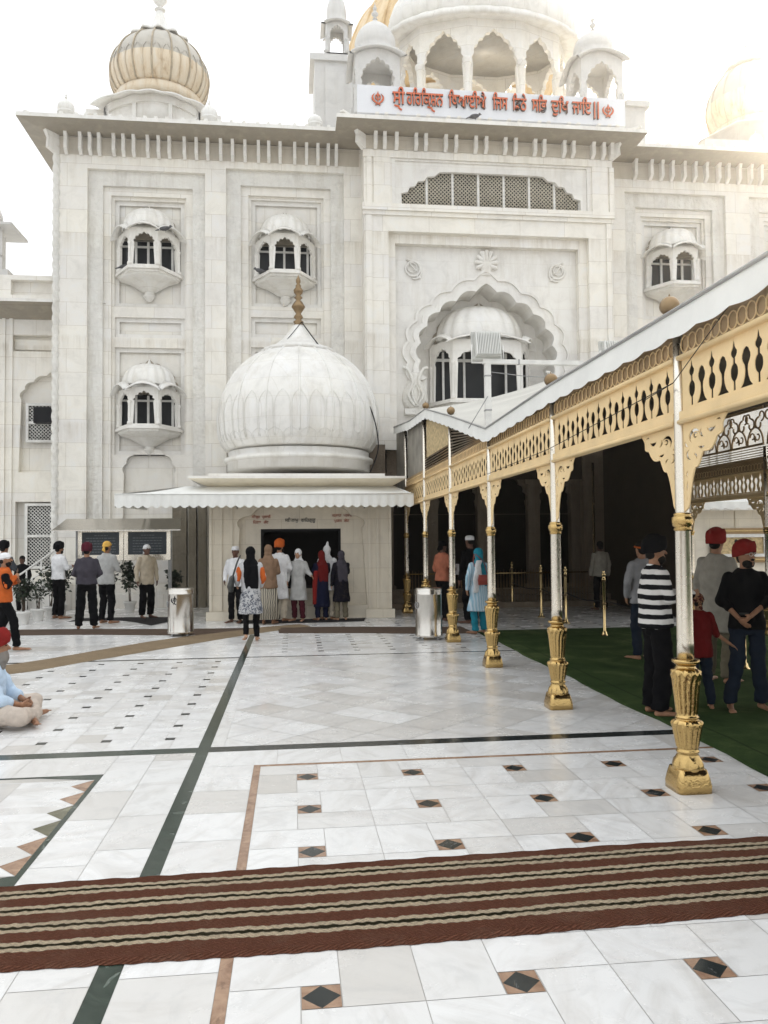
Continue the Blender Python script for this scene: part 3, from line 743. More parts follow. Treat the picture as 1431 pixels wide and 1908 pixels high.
# ledge bands
lz=C4(690,1137,388,400)
mb.box(xcl-.05,xcr+.05,YC-.12,YC-.003,lz[2]-.02,lz[3]-.02); mb.box(xcl-.03,xcr+.03,YC-.06,YC-.003,lz[2]-.13,lz[2]-.022)
tz=C4(690,1137,291,303); mb.box(xcl-.02,xcr+.02,YC-.05,YC-.003,tz[2],tz[3])
# upper pilasters
for (a,b_) in ((683,692),(696,727),(1102,1131),(1134,1143)):
    x0=pc(a,340)[0]; x1=pc(b_,340)[0]; mb.box(x0,x1,YC-.045,YC-.003,lz[3],tz[2]-.003)
for (a,b_) in ((683,694),(1132,1141)):
    x0=pc(a,600)[0]; x1=pc(b_,600)[0]; mb.box(x0,x1,YC-.05,YC-.003,4.2,lz[2]-.14)
# step frames of the big recess
s2=C4(741,1087,455,1120)
mb.plate([rect(big[0]-.03,big[1]+.03,4.5,big[3]+.03),rect(s2[0],s2[1],4.6,s2[3])],.2,0,T_(0,YC+.163,0))
TB(mb,'wall','marble_wall')
# arch wall
ccx=pc(912,640)[0]; czz=pc(912,655)[1]; R1=1.96; ztp=pc(912,524)[1]
mb=MB(); yA=YC+.366
op=foil(2*R1,czz,ztp,13,.115,None,.13,10,26)
bx=op[0][0]; lowz=op[0][1]
opc=[(ccx+x,z) for x,z in ([(op[0][0],4.6)]+op+[(op[-1][0],4.6)])]
mb.plate([rect(s2[0]-.03,s2[1]+.03,4.55,s2[3]+.03),opc],.16,0,T_(0,yA,0))
for k,(g0,g1,yy) in enumerate(((.0,.16,.12),(.16,.30,.05),(.30,.37,.10))):
    def ring(g): return [(ccx+x,z) for x,z in foil(2*(R1+g),czz,ztp+g*1.1,13,.115,None,.13,10,26)]
    oo=ring(g1); ii=ring(g0+.001); mb.plate([oo+list(reversed(ii))],yy,0,T_(0,yA-yy-.002,0))
mb.box(s2[0]-.1,s2[1]+.1,YC+1.15,YC+1.25,4.4,s2[3],0); mb.box(ccx-2.4,ccx+2.4,yA+.165,YC+1.15,4.3,4.42,0)
for i in range(len(opc)-1):   # soffit of the arch
    a,b_=opc[i],opc[i+1]; mb.add([(a[0],yA+.16,a[1]),(b_[0],yA+.16,b_[1]),(b_[0],YC+1.15,b_[1]),(a[0],YC+1.15,a[1])],[(0,1,2,3)],0)
TB(mb,'arch_surround','marble_smooth')
# urn and leaf reliefs
mb=MB(); ux,uz=pc(912,505)
mb.lathe([(.16,0),(.22,.03),(.2,.07),(.12,.1),(.17,.2),(.24,.36),(.2,.44)],16,(ux,yA-.02,uz-.03),0,None,None,0,2*PI,True,1,.35)
for k in range(9):
    a=PI*(k/8)*1.3-PI*.15; p0=(ux,yA-.04,uz+.32); mb.cap(p0,(ux+.27*math.cos(a),yA-.07,uz+.33+.30*math.sin(a)),.03,.065,8)
for k in range(3): mb.cap((ux+(k-1)*.08,yA-.05,uz+.35),(ux+(k-1)*.1,yA-.09,uz+.6),.05,.05,8)
TB(mb,'urn_relief','marble_smooth')
def leafrel(u,v,fl):
    mb=MB(); x,z=pc(u,v)
    prof=[(.18,-.45),(.30,-.38),(.36,-.2),(.33,0),(.22,.25),(.13,.42),(.16,.55)]
    mb.loft([((x,yA-.03,z+zz),r,.12) for r,zz in prof],16)
    for s in (-1,1):
        mb.tube(bez([(x+s*.02,yA-.15,z-.4),(x+s*.2,yA-.16,z-.1),(x+s*.08,yA-.15,z+.25),(x+s*.2,yA-.12,z+.6),(x+s*.34*1,yA-.1,z+.66)],5),.045,6)
        mb.tube(bez([(x,yA-.17,z-.35),(x+s*.1,yA-.17,z-.05),(x+s*.02,yA-.15,z+.2)],5),.03,6)
    mb.box(x-.3,x+.3,yA-.2,yA-.0,z-.62,z-.46); TB(mb,'leaf_relief','marble_carved')
leafrel(777,727,1); leafrel(1046,735,-1)
def khanda(mb,x,z,s,y0,mat=0,side=1,th=.04):
    """double-edged blade, ring and two crossed curved blades, as flat solid plates"""
    T=T_(0,y0,0)
    def P(l): return [(x+s*a,z+s*b) for a,b in l]
    mb.plate([P([(-.05,-.62),(.05,-.62),(.06,.15),(.16,.45),(0,1.0),(-.16,.45),(-.06,.15)])],th,mat,T,side=side)
    n=28; ro=[(.40*math.cos(2*PI*i/n),.22+.40*math.sin(2*PI*i/n)) for i in range(n)]; ri=[(.28*math.cos(2*PI*i/n),.22+.28*math.sin(2*PI*i/n)) for i in range(n)]
    mb.plate([P(ro),P(ri)],th*.8,mat,T_(0,y0+.003,0),side=side)
    for f in (-1,1):
        o=bez([(f*.42,.72),(f*.78,.35),(f*.80,-.05),(f*.55,-.42),(f*.10,-.68),(-f*.30,-.86)],4); i_=bez([(-f*.24,-.96),(f*.20,-.86),(f*.42,-.66),(f*.60,-.1),(f*.62,.3),(f*.42,.72)],4)
        i2=bez([(-f*.34,-.72),(f*.08,-.52),(f*.38,-.28),(f*.58,.08),(f*.60,.35),(f*.40,.74)],4)
        mb.plate([P(o+[(-f*.34,-.74)]+i2[1:-1])],th*.6,mat,T_(0,y0+.006*(f+2),0),side=side)
    for f in (-1,1): mb.plate([P(circ(f*.26,-.80,.07,10))],th,mat,T,side=side)
for (u,v,f) in ((775,495,-1),(1044,501,1)):
    mb=MB(); x,z=pc(u,v); y0=yA-.03
    mb.tube([(x+.2*math.cos(a)+f*.03,y0,z+.03+.2*math.sin(a)) for a in np.linspace(0,2*PI,24,endpoint=False)],.028,6,closed=True)
    mb.tube([(x+.13*math.cos(a)+f*.05,y0,z+.06+.13*math.sin(a)) for a in np.linspace(0,2*PI,20,endpoint=False)],.018,6,closed=True)
    mb.tube([(x+f*.12,y0-.01,z+.17),(x-f*.08,y0-.01,z-.06)],.02,6)
    mb.tube(bez([(x+f*.2,y0,z+.28),(x-f*.1,y0,z+.2),(x-f*.2,y0,z-.05),(x-f*.1,y0,z-.22),(x+f*.05,y0,z-.24)],5),.025,6)
    for k in (0,1): mb.ell((x-f*.16+f*.08*k,y0,z-.2+.05*k-.0),(.035,.03,.05),8,6)
    TB(mb,'emblem_relief','marble_smooth')
# big oriel within the arch
oriel(temple,(ccx-.02,YC+1.13,pc(905,742)[1]),w=2.85,a=.95,d=.95,hp=pc(905,640)[1]-pc(905,742)[1]+.15,hd=1.0,hc=.4,ap=.62,name='oriel_window',big=True)
# grille window
mb=MB()
gx0,gx1,gz0,gz1=gw; gm=(gx0+gx1)/2; hwg=(gx1-gx0)/2
def half(f):
    return [(gm+f*x,z) for x,z in ((hwg,gz0+.02),(hwg,gz0+.34),(hwg-.18,gz0+.38),(hwg-.24,gz0+.52),(hwg-.38,gz0+.54),(hwg-.46,gz0+.68),(hwg-.62,gz0+.70),(hwg-.72,gz0+.82),(hwg-.92,gz0+.84),(hwg-1.05,gz1-.08),(hwg-1.3,gz1-.06))]
hl=half(1)+list(reversed(half(-1)))
mb.plate([rect(gx0-.26,gx1+.26,gz0-.05,gz1+.26),hl],.10,0,T_(0,YC+.06,0))
mb.plate([rect(gx0-.27,gx1+.27,gz0-.06,gz1+.27),rect(gx0-.17,gx1+.17,gz0-.0,gz1+.17)],.05,0,T_(0,YC-.0+.006,0))
TB(mb,'window_surround','marble_smooth')
wroot=bpy.data.objects.new('grille_window',None); COL.objects.link(wroot); wroot.parent=temple; wroot.location=(0,0,0); 
mb=MB(); off=-Vector(temple.location)
step=.105
for sgn in (-1,1):
    k=-40
    while k<60:
        c0=gx0+k*step; a=(c0,gz0); b_=(c0+sgn*(gz1-gz0),gz1)
        x_lo,x_hi=min(a[0],b_[0]),max(a[0],b_[0])
        if x_hi>gx0 and x_lo<gx1:
            # clip to opening box
            t0,t1=0.,1.
            dx=b_[0]-a[0]
            for lim,sg in ((gx0,1),(gx1,-1)):
                fa=sg*(a[0]-lim); fb=sg*(b_[0]-lim)
                if fa<0: t0=max(t0,fa/(fa-fb))
                if fb<0: t1=min(t1,fa/(fa-fb))
            if t1>t0:
                pa=(a[0]+dx*t0,YC+.19+(.01 if sgn>0 else 0),a[1]+(gz1-gz0)*t0); pb=(a[0]+dx*t1,YC+.19+(.01 if sgn>0 else 0),a[1]+(gz1-gz0)*t1)
                mb.tube([pa,pb],.017,4)
        k+=1
o=mb.build('lattice','lattice_brown',wroot); o.location=off
mb=MB()
for k in range(8):
    x=gx0+(gx1-gx0)*k/7; mb.box(x-.03,x+.03,YC+.162,YC+.24,gz0,gz1)
mb.box(gx0,gx1,YC+.16,YC+.25,gz0-.03,gz0+.03)
o=mb.build('frame','frame_white',wroot); o.location=off
mb=MB(); mb.box(gx0-.2,gx1+.2,YC+.5,YC+.55,gz0-.2,gz1+.2); o=mb.build('pane','window_glass',wroot); o.location=off
# porch in the depth under the canopy
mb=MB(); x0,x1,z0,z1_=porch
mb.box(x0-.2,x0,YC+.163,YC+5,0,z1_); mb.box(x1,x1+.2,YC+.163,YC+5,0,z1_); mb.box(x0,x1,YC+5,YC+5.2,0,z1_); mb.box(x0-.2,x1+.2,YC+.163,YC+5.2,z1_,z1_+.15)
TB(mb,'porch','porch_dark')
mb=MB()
mb.box(7.7,8.3,YC-.35,YC-.06,0,4.2); mb.box(2.0,2.4,YC-.30,YC-.06,0,4.2)  # dark piers added over the bright wall ends to keep the edge dark
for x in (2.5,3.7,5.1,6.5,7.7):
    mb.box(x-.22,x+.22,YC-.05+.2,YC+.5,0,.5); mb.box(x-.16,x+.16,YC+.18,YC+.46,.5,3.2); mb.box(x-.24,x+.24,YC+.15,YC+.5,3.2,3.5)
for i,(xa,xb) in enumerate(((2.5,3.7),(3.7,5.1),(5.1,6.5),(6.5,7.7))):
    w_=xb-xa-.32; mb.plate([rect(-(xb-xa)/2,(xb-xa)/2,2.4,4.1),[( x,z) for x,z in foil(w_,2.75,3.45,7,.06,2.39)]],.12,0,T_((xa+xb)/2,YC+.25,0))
TB(mb,'porch_arcade_and_added_piers','shade_stone')
# steps at porch
mb=MB()
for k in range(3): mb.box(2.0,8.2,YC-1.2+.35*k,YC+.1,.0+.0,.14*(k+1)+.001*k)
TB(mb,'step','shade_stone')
# ============================================================ ROOFSCAPE
def bulb(mb,x,Y,z0,r,h,lob=None,mat=0,seg=48,neck=.8,n=26,top=.05,T=None):
    """onion profile: z0 base, max radius r, height h to the tip"""
    pf=[]
    pts=[(neck,0),(neck+.08,.04),(.97,.16),(1.0,.28),(.97,.42),(.86,.57),(.68,.70),(.47,.80),(.28,.87),(.15,.93),(top,1.0)]
    P=bez([(a,0,b) for a,b in pts],4)
    mb.lathe([(p[0]*r,z0+p[2]*h) for p in P],seg,(x,Y,0),mat,lob,T)
def finial(mb,x,Y,z,s,mat=0):
    pf=[(.10,0),(.16,.03),(.08,.08),(.05,.14),(.12,.20),(.20,.30),(.21,.36),(.12,.46),(.05,.50),(.10,.55),(.05,.58),(.10,.63),(.13,.70),(.09,.77),(.03,.82),(.06,.86),(.03,.90),(.02,.95),(0,1.15)]
    mb.lathe([(a*s,z+b*s) for a,b in pf],14,(x,Y,0),mat)
def part(mb,name,mats,parent): 
    o=mb.build(name,mats); o.parent=parent; o.location=-parent.matrix_world.translation if False else -Vector(parent.location)
    return o
def sub(parent,name):
    o=bpy.data.objects.new(name,None); COL.objects.link(o); o.parent=parent; o.location=-Vector(parent.location)+Vector((0,0,0)); return o
def subpart(mb,name,mats,parent): return mb.build(name,mats,parent)
def two_tone(mb,zc):
    for i,f in enumerate(mb.f):
        if mb.m[i]==0 and sum(mb.v[k][2] for k in f)/len(f)>zc: mb.m[i]=1
# --- left gold-tinted dome on the wing
Yd=24.2
def dz(v,u,Y): return AY(u,v,Y)[1]
sg=sub(temple,'dome_tower'); xd=AY(298,150,Yd)[0]; k_=Yd/1480
rb=86*k_; zb=dz(188,298,Yd)
mb=MB(); n=16
lob=lambda a,z:1+.014*abs(math.cos(a*8))**.5
bulbprof=[(.80,0),(.90,.04),(1.0,.2),(1.0,.34),(.93,.50),(.78,.64),(.58,.75),(.42,.81),(.30,.83)]
P=bez([(a,0,b) for a,b in bulbprof],4); hb=dz(52,298,Yd)-zb
mb.lathe([(p[0]*rb,zb+p[2]*hb) for p in P],96,(xd,Yd,0),0,lob)
for i in range(16):
    a=2*PI*i/16+PI/16*0; pts=[(xd+p[0]*rb*1.03*math.cos(a),Yd+p[0]*rb*1.03*math.sin(a),zb+p[2]*hb) for p in P]; mb.tube(pts,.026,5,2)
mb.lathe([(.86*rb,-.34),(.9*rb,-.32),(.9*rb,-.06),(.86*rb,-.02),(.84*rb,0.02)],48,(xd,Yd,zb),0)
for i in range(32):
    a0=2*PI*i/32+PI/32; seg=P[2:15]
    for sgn in (-1,1):
        mb.tube([(xd+p[0]*rb*1.02*math.cos(a0+sgn*PI/34*(1-max(0,(j-9)/3)**2*.8)),Yd+p[0]*rb*1.02*math.sin(a0+sgn*PI/34*(1-max(0,(j-9)/3)**2*.8)),zb+p[2]*hb) for j,p in enumerate(seg)],.014,4)
two_tone(mb,zb+hb*.34); subpart(mb,'dome',['gold_dome','patina','rib_dark'],sg)
mb=MB(); zt_=zb+.83*hb
mb.lathe([(.55*rb,-.12),(.62*rb,-.16),(.60*rb,-.06),(.33*rb,.04),(.28*rb,.1),(.2*rb,.35),(.1*rb,.75),(.06*rb,.95)],64,(xd,Yd,zt_),0,lambda a,z:1+.09*math.sin(a*12)*(1 if z<.2 else .3))
finial(mb,xd,Yd,zt_+.9,1.05); subpart(mb,'finial','marble_dome',sg)
# square drum with wide bowed cornice
mb=MB(); HX=(AY(376,190,Yd-1.5)[0]-AY(196,190,Yd-1.5)[0])/2; zD0=zo+.1; zc0=AY(298,196,Yd-1.5)[1]; zc1=AY(298,166,Yd-1.5)[1]
for i in range(4):
    M=Matrix.Translation((xd,Yd,0))@Matrix.Rotation(i*PI/2,4,'Z')@Matrix.Translation((0,-HX,0))
    def bow(t,k=0): return zc0+(zc1-zc0)*math.sin(PI*t)**.75-k
    outer=[(-HX,zD0)]+[(-HX+2*HX*t,bow(t)) for t in np.linspace(0,1,21)]+[(HX,zD0)]
    holes=[]
    for a_,b_ in ((-.93,-.42),(-.34,.34),(.42,.93)):
        xs_=np.linspace(a_,b_,9); holes.append([(a_*HX,zD0+.55)]+[(x_*HX,bow((x_+1)/2,.26)) for x_ in xs_]+[(b_*HX,zD0+.55)])
    mb.plate([outer]+holes,.1,0,M); mb.plate([[(x*.99,z-.02) for x,z in outer]],.03,0,M@Matrix.Translation((0,.102,0)))
    p0=M@Vector((-HX,0,0)); p1=M@Vector((HX,0,0)); bangla(mb,(p0.x,p0.y),(p1.x,p1.y),zc0-.02,zc1-zc0,.30,.10,.05,n=28,scal=.045)
mb.lathe([(HX*1.02,zc0-.3),(HX*.98,zc1-.1),(HX*.8,zc1+.12),(rb*.9,zb-.3)],32,(xd,Yd,0)); mb.box(xd-HX,xd+HX,Yd-HX,Yd+HX,zD0-.4,zD0)
for sgn in (-1,1): mb.box(xd+sgn*(HX+.25)-.32,xd+sgn*(HX+.25)+.32,Yd-HX*.8,Yd,zc0-.12,zc0+.02)
subpart(mb,'drum','marble_smooth',sg)
# little corner cupolas
def cupola(u,v_base,Y,rpx,hpx,parent=temple,name='cupola'):
    mb=MB(); k=Y/1480; x,z=AY(u,v_base,Y); r=rpx*k; h=hpx*k
    mb.lathe([(r*.9,-.25),(r*.9,.0),(r*1.05,.02),(r*1.0,.06)],20,(x,Y,z)); bulb(mb,x,Y,z+.04,r,h*.72,lambda a,z:1+.02*math.cos(a*12),seg=36)
    finial(mb,x,Y,z+h*.70,h*.34); o=mb.build(name,'marble_dome'); o.parent=parent; o.location=-Vector(parent.location); return o
cupola(123,213,YW+.1,15,38); cupola(390,224,YW+.1,15,38); cupola(587,236,YW+.1,14,30); cupola(1408,268,YW+1,12,26)
# parapet
mb=MB(); mb.box(xl+.1,xcl+.2,YW+.5,YW+.7,ztop+.3,zo+.45); mb.box(xcr,19.3,YW+.5,YW+.7,ztop+.3,zo+.5); 
TB(mb,'parapet','marble_smooth')
# --- chhatri builder (square kiosk with bowed eaves and dome)
def chhatri(u0,u1,v_top,v_eave,v_bot,Y,depth=None,dome_mat='marble_far',ogee=1):
    x0,_=AY(u0,v_eave,Y); x1,_=AY(u1,v_eave,Y); w_=x1-x0; d=depth or w_; um=(u0+u1)/2
    z0=dz(v_bot,um,Y); ze=dz(v_eave,um,Y); zt=dz(v_top,um,Y+d/2); cx=(x0+x1)/2; cy=Y+d/2
    s=sub(temple,'roof_kiosk'); mb=MB(); h=ze-z0
    for i in range(4):
        ang=i*PI/2; M=Matrix.Translation((cx,cy,z0))@Matrix.Rotation(ang,4,'Z')@Matrix.Translation((0,-w_/2+.012*(i%2),0))
        hh=h*.5
        wi=w_-.02*(i%2)-.01; outer=[(-wi/2,0)]+[(-wi/2+wi*t,h*.97+h*.11*math.sin(PI*t)**.7) for t in np.linspace(0,1,13)]+[(wi/2,0)]
        mb.plate([outer,foil(w_*.78,h*.55,h*.93,9,.05,.0)],.12,0,M)
        c,s_n=math.cos(ang),math.sin(ang)
        def rt(x,y): return (cx+c*x-s_n*y,cy+s_n*x+c*y)
        bangla(mb,rt(-w_/2,-w_/2),rt(w_/2,-w_/2),z0+h*.97,h*.13,.18,.03,.05)
        for sx_ in (-1,): mb.lathe([(.09,0),(.07,.1),(.06,h*.42),(.1,h*.46)],10,(*rt(-w_/2+.02,-w_/2+.02),z0))
    mb.box(x0+.04,x1-.04,cy-w_/2+.04,cy+w_/2-.04,z0+h*1.04,z0+h*1.12)
    subpart(mb,'arcade',dome_mat,s)
    mb=MB(); r=w_*.46; zz=z0+h*1.12
    bulb(mb,cx,cy,zz,r,(zt-zz)*.92,lambda a,z:1+.03*abs(math.cos(a*8)),seg=64,neck=.93); finial(mb,cx,cy,zt-.12,.5)
    subpart(mb,'dome',dome_mat,s); return s
chhatri(662,745,30,98,215,22.4); chhatri(1082,1160,52,105,232,22.4)
chhatri(608,648,-25,42,98,26.5)
# block under the small left one, wall mass behind the sign
mb=MB()
xa,_=AY(586,160,26); xb,_=AY(657,160,26); mb.box(xa,xb,26.0,28,ztop,dz(103,620,26)); mb.box(xa-.15,xb+.1,25.9,28,dz(112,620,25.9),dz(100,620,25.9))
mb.box(xa+.35,xa+1.0,25.95,25.999,ztop,dz(125,620,26))
mb.box(xcl,xcr,YC+.2,YC+.5,zt,dz(236,900,YC)); mb.box(xcl+.1,xcr-.1,22.2,25.4,ztop,dz(214,900,22.2))
xa,_=AY(1165,210,23); xb,_=AY(1202,210,23); mb.box(xa-.3,xb,23,24,ztop,dz(192,1180,23)); mb.box(xa,xb+.12,22.9,24.1,dz(200,1180,23),dz(190,1180,23))
TB(mb,'parapet','marble_far')
# --- central half-round pavilion with three big cusped arches
Yp=24.6; s=sub(temple,'pavilion'); px0=AY(775,110,Yp)[0]; px1=AY(1050,110,Yp)[0]; pcx=(px0+px1)/2; Rp=2.85; cyp=Yp+Rp*.35
zp0=dz(205,912,Yp); zp1=dz(24,912,Yp-.7); mb=MB(); NF=10
for i in range(NF):
    a=-PI/2-PI/10+PI/5*i; a2=a+PI/5; p0=(Rp*math.cos(a),.55*Rp*math.sin(a)); p1=(Rp*math.cos(a2),.55*Rp*math.sin(a2))
    mid=((p0[0]+p1[0])/2,(p0[1]+p1[1])/2); L_=math.dist(p0,p1); ang=math.atan2(p1[1]-p0[1],p1[0]-p0[0]); h=zp1-zp0
    M=Matrix.Translation((pcx+mid[0],cyp+mid[1],zp0))@Matrix.Rotation(ang,4,'Z')
    mb.plate([rect(-L_/2,L_/2,0,h*1.02),foil(L_*.86,h*.45,h*.87,9,.06,-.01)],.16,0,M)
    mb.lathe([(.14,0),(.14,.15),(.10,.2),(.11,h*.42),(.17,h*.47),(.15,h*.5)],12,(pcx+p0[0],cyp+p0[1],zp0))
mb.lathe([(Rp*1.0,h*1.0),(Rp*1.02,h*1.06)],40,(pcx,cyp,zp0),0,None,None,0,2*PI,True,1,.55)
subpart(mb,'arcade','marble_wall',s)
mb=MB(); lobs=lambda a,z:1+.03*abs(math.sin(a*16))
mb.lathe([(Rp*.98,h*.98),(Rp*1.16,h*.95),(Rp*1.17,h*1.0),(Rp*1.05,h*1.08)],128,(pcx,cyp,zp0),0,lambda a,z:1+.02*abs(math.sin(a*14)),None,0,2*PI,True,1,.58)
mb.lathe([(Rp*1.0,h*1.05),(Rp*1.08,h*1.10),(Rp*1.09,h*1.22),(Rp*1.03,h*1.40),(Rp*.9,h*1.6),(Rp*.6,h*1.85),(Rp*.2,h*2.0)],160,(pcx,cyp,zp0),0,lobs,None,0,2*PI,True,1,.58)
subpart(mb,'dome','marble_dome',s)
mb=MB(); mb.lathe([(Rp*.93,h*.92),(.01,h*1.1)],32,(pcx,cyp,zp0),0,None,None,0,2*PI,True,1,.55); subpart(mb,'ceiling','marble_wall',s)
# flag pole glimpsed behind
xf,zf=AY(878,160,30); mb=MB(); mb.tube([(xf,30,zf-2),(xf,30,zf+2)],.05,8); 
o=mb.build('flagpole','sign_orange'); tag(o,'thin orange pole seen through the middle arch of the roof pavilion','pole')
# --- great gold dome behind
Yg=33; s=sub(temple,'great_dome'); xg=AY(838,60,Yg)[0]; rg=xg-AY(641,60,Yg)[0]; zg=dz(172,838,Yg-rg*.6)
mb=MB(); P=bez([(a,0,b) for a,b in ((.80,-.28),(.80,-.02),(.86,0),(.98,.25),(1.0,.45),(.93,.7),(.8,.95),(.55,1.2),(.3,1.4),(.05,1.55))],4)
mb.lathe([(p[0]*rg,zg+p[2]*rg) for p in P],144,(xg,Yg,0),0,lambda a,z:1+.02*abs(math.cos(a*12))**.4)
for i in range(24):
    a=2*PI*i/24; mb.tube([(xg+p[0]*rg*1.02*math.cos(a),Yg+p[0]*rg*1.02*math.sin(a),zg+p[2]*rg) for p in P[4:]],.07,5)
subpart(mb,'dome','gold_leaf',s)
mb=MB(); mb.lathe([(rg*.9,-3),(rg*.9,-.9),(rg*.98,-.85),(rg*.98,-.5),(rg*.85,-.4)],16,(xg,Yg,zg)); subpart(mb,'drum','marble_warm',s)
# --- right dome
Yr=27; s=sub(temple,'dome_tower'); xr=AY(1399,200,Yr)[0]; r_=82*Yr/1480; zr=dz(244,1399,Yr); mb=MB()
P=bez([(a,0,b) for a,b in bulbprof],4); h=dz(128,1399,Yr)-zr; h/=.83
mb.lathe([(p[0]*r_,zr+p[2]*h) for p in P],96,(xr,Yr,0),0,lob)
for i in range(16):
    a=2*PI*i/16; mb.tube([(xr+p[0]*r_*1.03*math.cos(a),Yr+p[0]*r_*1.03*math.sin(a),zr+p[2]*h) for p in P],.03,5)
mb.lathe([(.86*r_,-.3),(.9*r_,-.28),(.9*r_,0)],48,(xr,Yr,zr),0); two_tone(mb,zr+h*.34); subpart(mb,'dome',['gold_dome','patina'],s)
mb=MB(); zt_=zr+.83*h; mb.lathe([(.58*r_,-.1),(.60*r_,-.04),(.3*r_,.08),(.2*r_,.35),(.1*r_,.7),(.06*r_,.9)],48,(xr,Yr,zt_),0,lambda a,z:1+.05*math.sin(a*12)); finial(mb,xr,Yr,zt_+.85,1.2); subpart(mb,'finial','marble_far',s)
mb=MB(); mb.lathe([(r_*1.25,-1.6),(r_*1.25,-.5),(r_*1.4,-.55),(r_*1.35,-.45),(r_*.95,-.25)],8,(xr,Yr,zr)); mb.box(xr-r_*2,xr+r_*2,Yr-r_*1.4,Yr+2,ztop,zr-1.5); subpart(mb,'drum','marble_far',s)
# ============================================================ SIGN
YS=YC-.42; 
a=AY(666,152,YS); b_=AY(1161,190,YS); c=AY(664,214,YS); d=AY(1168,238,YS)
sx0,sx1=AY(666,185,YS)[0],AY(1165,210,YS)[0]; sz1=AY(912,171,YS)[1]; sz0=AY(912,226,YS)[1]+.06
sign=E('sign_board',(sx0,YS,sz0),'long white board with raised orange Gurmukhi letters and emblems above the middle cornice','sign')
mb=MB(); mb.box(0,sx1-sx0,0,.14,0,sz1-sz0,0); mb.build('panel','sign_white',sign)
mb=MB(); mb.box(.3,.4,.142,.6,.1,.2); mb.box(sx1-sx0-.4,sx1-sx0-.3,.142,.6,.1,.2); mb.build('bracket','grey_metal',sign)
Wd=sx1-sx0; Hh=sz1-sz0
def sxx(u): return AY(u,196,YS)[0]-sx0
words=[("\u0a38\u0a40",731,754,1),("\u0a39\u0a3f\u0a30\u0a3f\u0a15\u0a36\u0a28",757,825,3),("\u0a3f\u0a27\u0a06\u0a08\u0a10",835,905,0),("\u0a3f\u0a1c\u0a38",917,945,0),("\u0a3f\u0a21\u0a20\u0a47",954,980,0),("\u0a38\u0a3f\u0a2d",990,1018,0),("\u0a26\u0a41\u0a3f\u0a16",1026,1058,0),("\u0a1c\u0a3e\u0a07",1065,1100,0),("||",1105,1114,0)]
mb=MB(); hz=.30
for txt,u0,u1,subr in words:
    V,Fc=textmesh(txt,1,.5); xs=[p[0] for p in V]; zs=[p[2] for p in V]; mx,Mx=min(xs),max(xs)
    k=(sxx(u1)-sxx(u0))/(Mx-mx); kz=.36
    # common vertical scale: digits of the script share baseline
    kk=.50
    V2=[(sxx(u0)+(p[0]-mx)*k,-.035+p[1]*.07,Hh*.34+p[2]*kk) for p in V]
    mm=[0 if all(abs(V2[i][1]-V2[f[0]][1])<1e-4 for i in f) else 1 for f in Fc]
    mb.add(V2,Fc,mm)
    if subr:
        xx=sxx(u0)+(.30 if subr==1 else .62)*(sxx(u1)-sxx(u0)); 
        pts=bez([(xx-.05,-.03,Hh*.30),(xx+.06,-.03,Hh*.27),(xx+.08,-.03,Hh*.20),(xx+.15,-.03,Hh*.14)],4); mb.tube(pts,.022,6)
mb.build('lettering',['sign_orange','sign_side_shade'],sign)
for u in (704,1132):
    mb=MB(); khanda(mb,sxx(u),Hh*.5,.20,-.045,0,1,.04); mb.build('emblem',['sign_orange','sign_side_shade'],sign)
# ============================================================ LEFT ANNEX
YL=22.6
def pl_(u,v): return AY(u,v,YL)
annex=E('annex_building',(-9,YL,0),'white marble side building with grilled windows left of the temple corner','building')
def TA(mb,name,mats): 
    o=mb.build(name,mats); o.parent=annex; o.location=-Vector(annex.location); return o
def A4(a,b,c,d):
    x0,_=pl_(a,(c+d)/2); x1,_=pl_(b,(c+d)/2); _,z1=pl_((a+b)/2,c); _,z0=pl_((a+b)/2,d); return (x0,x1,z0,z1)
zt1=pl_(50,513)[1]; xr0=xl+1.2
rc=A4(33,106,700,1000); 
mb=MB(); P1=A4(35,112,700,880); P2=A4(28,112,935,1062); P3=A4(17,112,625,655); P4=A4(20,112,522,550)
ax0=P1[0]; archc=(P1[0]+ (xl+.6))/2; 
archo=[(P1[0],pl_(60,880)[1])]+[(x+P1[0]+.9,z) for x,z in foil(1.8,pl_(60,745)[1],pl_(60,692)[1],7,.06,None)]+[(P1[0]+1.8,pl_(60,880)[1])]
mb.plate([rect(-16,xr0,0,zt1),archo,rect(P2[0],P2[0]+2.0,P2[2],P2[3]),rect(P3[0],P3[0]+2.3,P3[2],P3[3]),rect(P4[0],P4[0]+2.3,P4[2],P4[3])],.22,0,T_(0,YL,0))
mb.box(-16,xr0,YL+.225,YL+.3,0,zt1); mb.box(-16,xr0,YL+.3,30,zt1-.2,zt1); mb.plate([rect(P3[0]+.1,P3[0]+2.2,P3[2]+.08,P3[3]-.08)],.04,0,T_(0,YL+.16,0))
x0,z0=pl_(4,600); 
for u in (8,22): xx=pl_(u,800)[0]; mb.box(xx-.07,xx+.02,YL-.05,YL-.003,0,pl_(22,560)[1])
TA(mb,'wall','marble_wall')
mb=MB(); ze=pl_(50,572)[1]; zee=AY(50,556,YL-.9)[1]
mb.add([(-16,YL-.9,zee-.08),(xr0,YL-.9,zee-.08),(xr0,YL,ze-.35),(-16,YL,ze-.35),(-16,YL-.9,zee),(xr0,YL-.9,zee),(xr0,YL,zee+.05),(-16,YL,zee+.05)],[(0,3,2,1),(0,1,5,4),(4,5,6,7),(1,2,6,5)],[1,0,0,0]); TA(mb,'eave',['marble_smooth','marble_dark'])
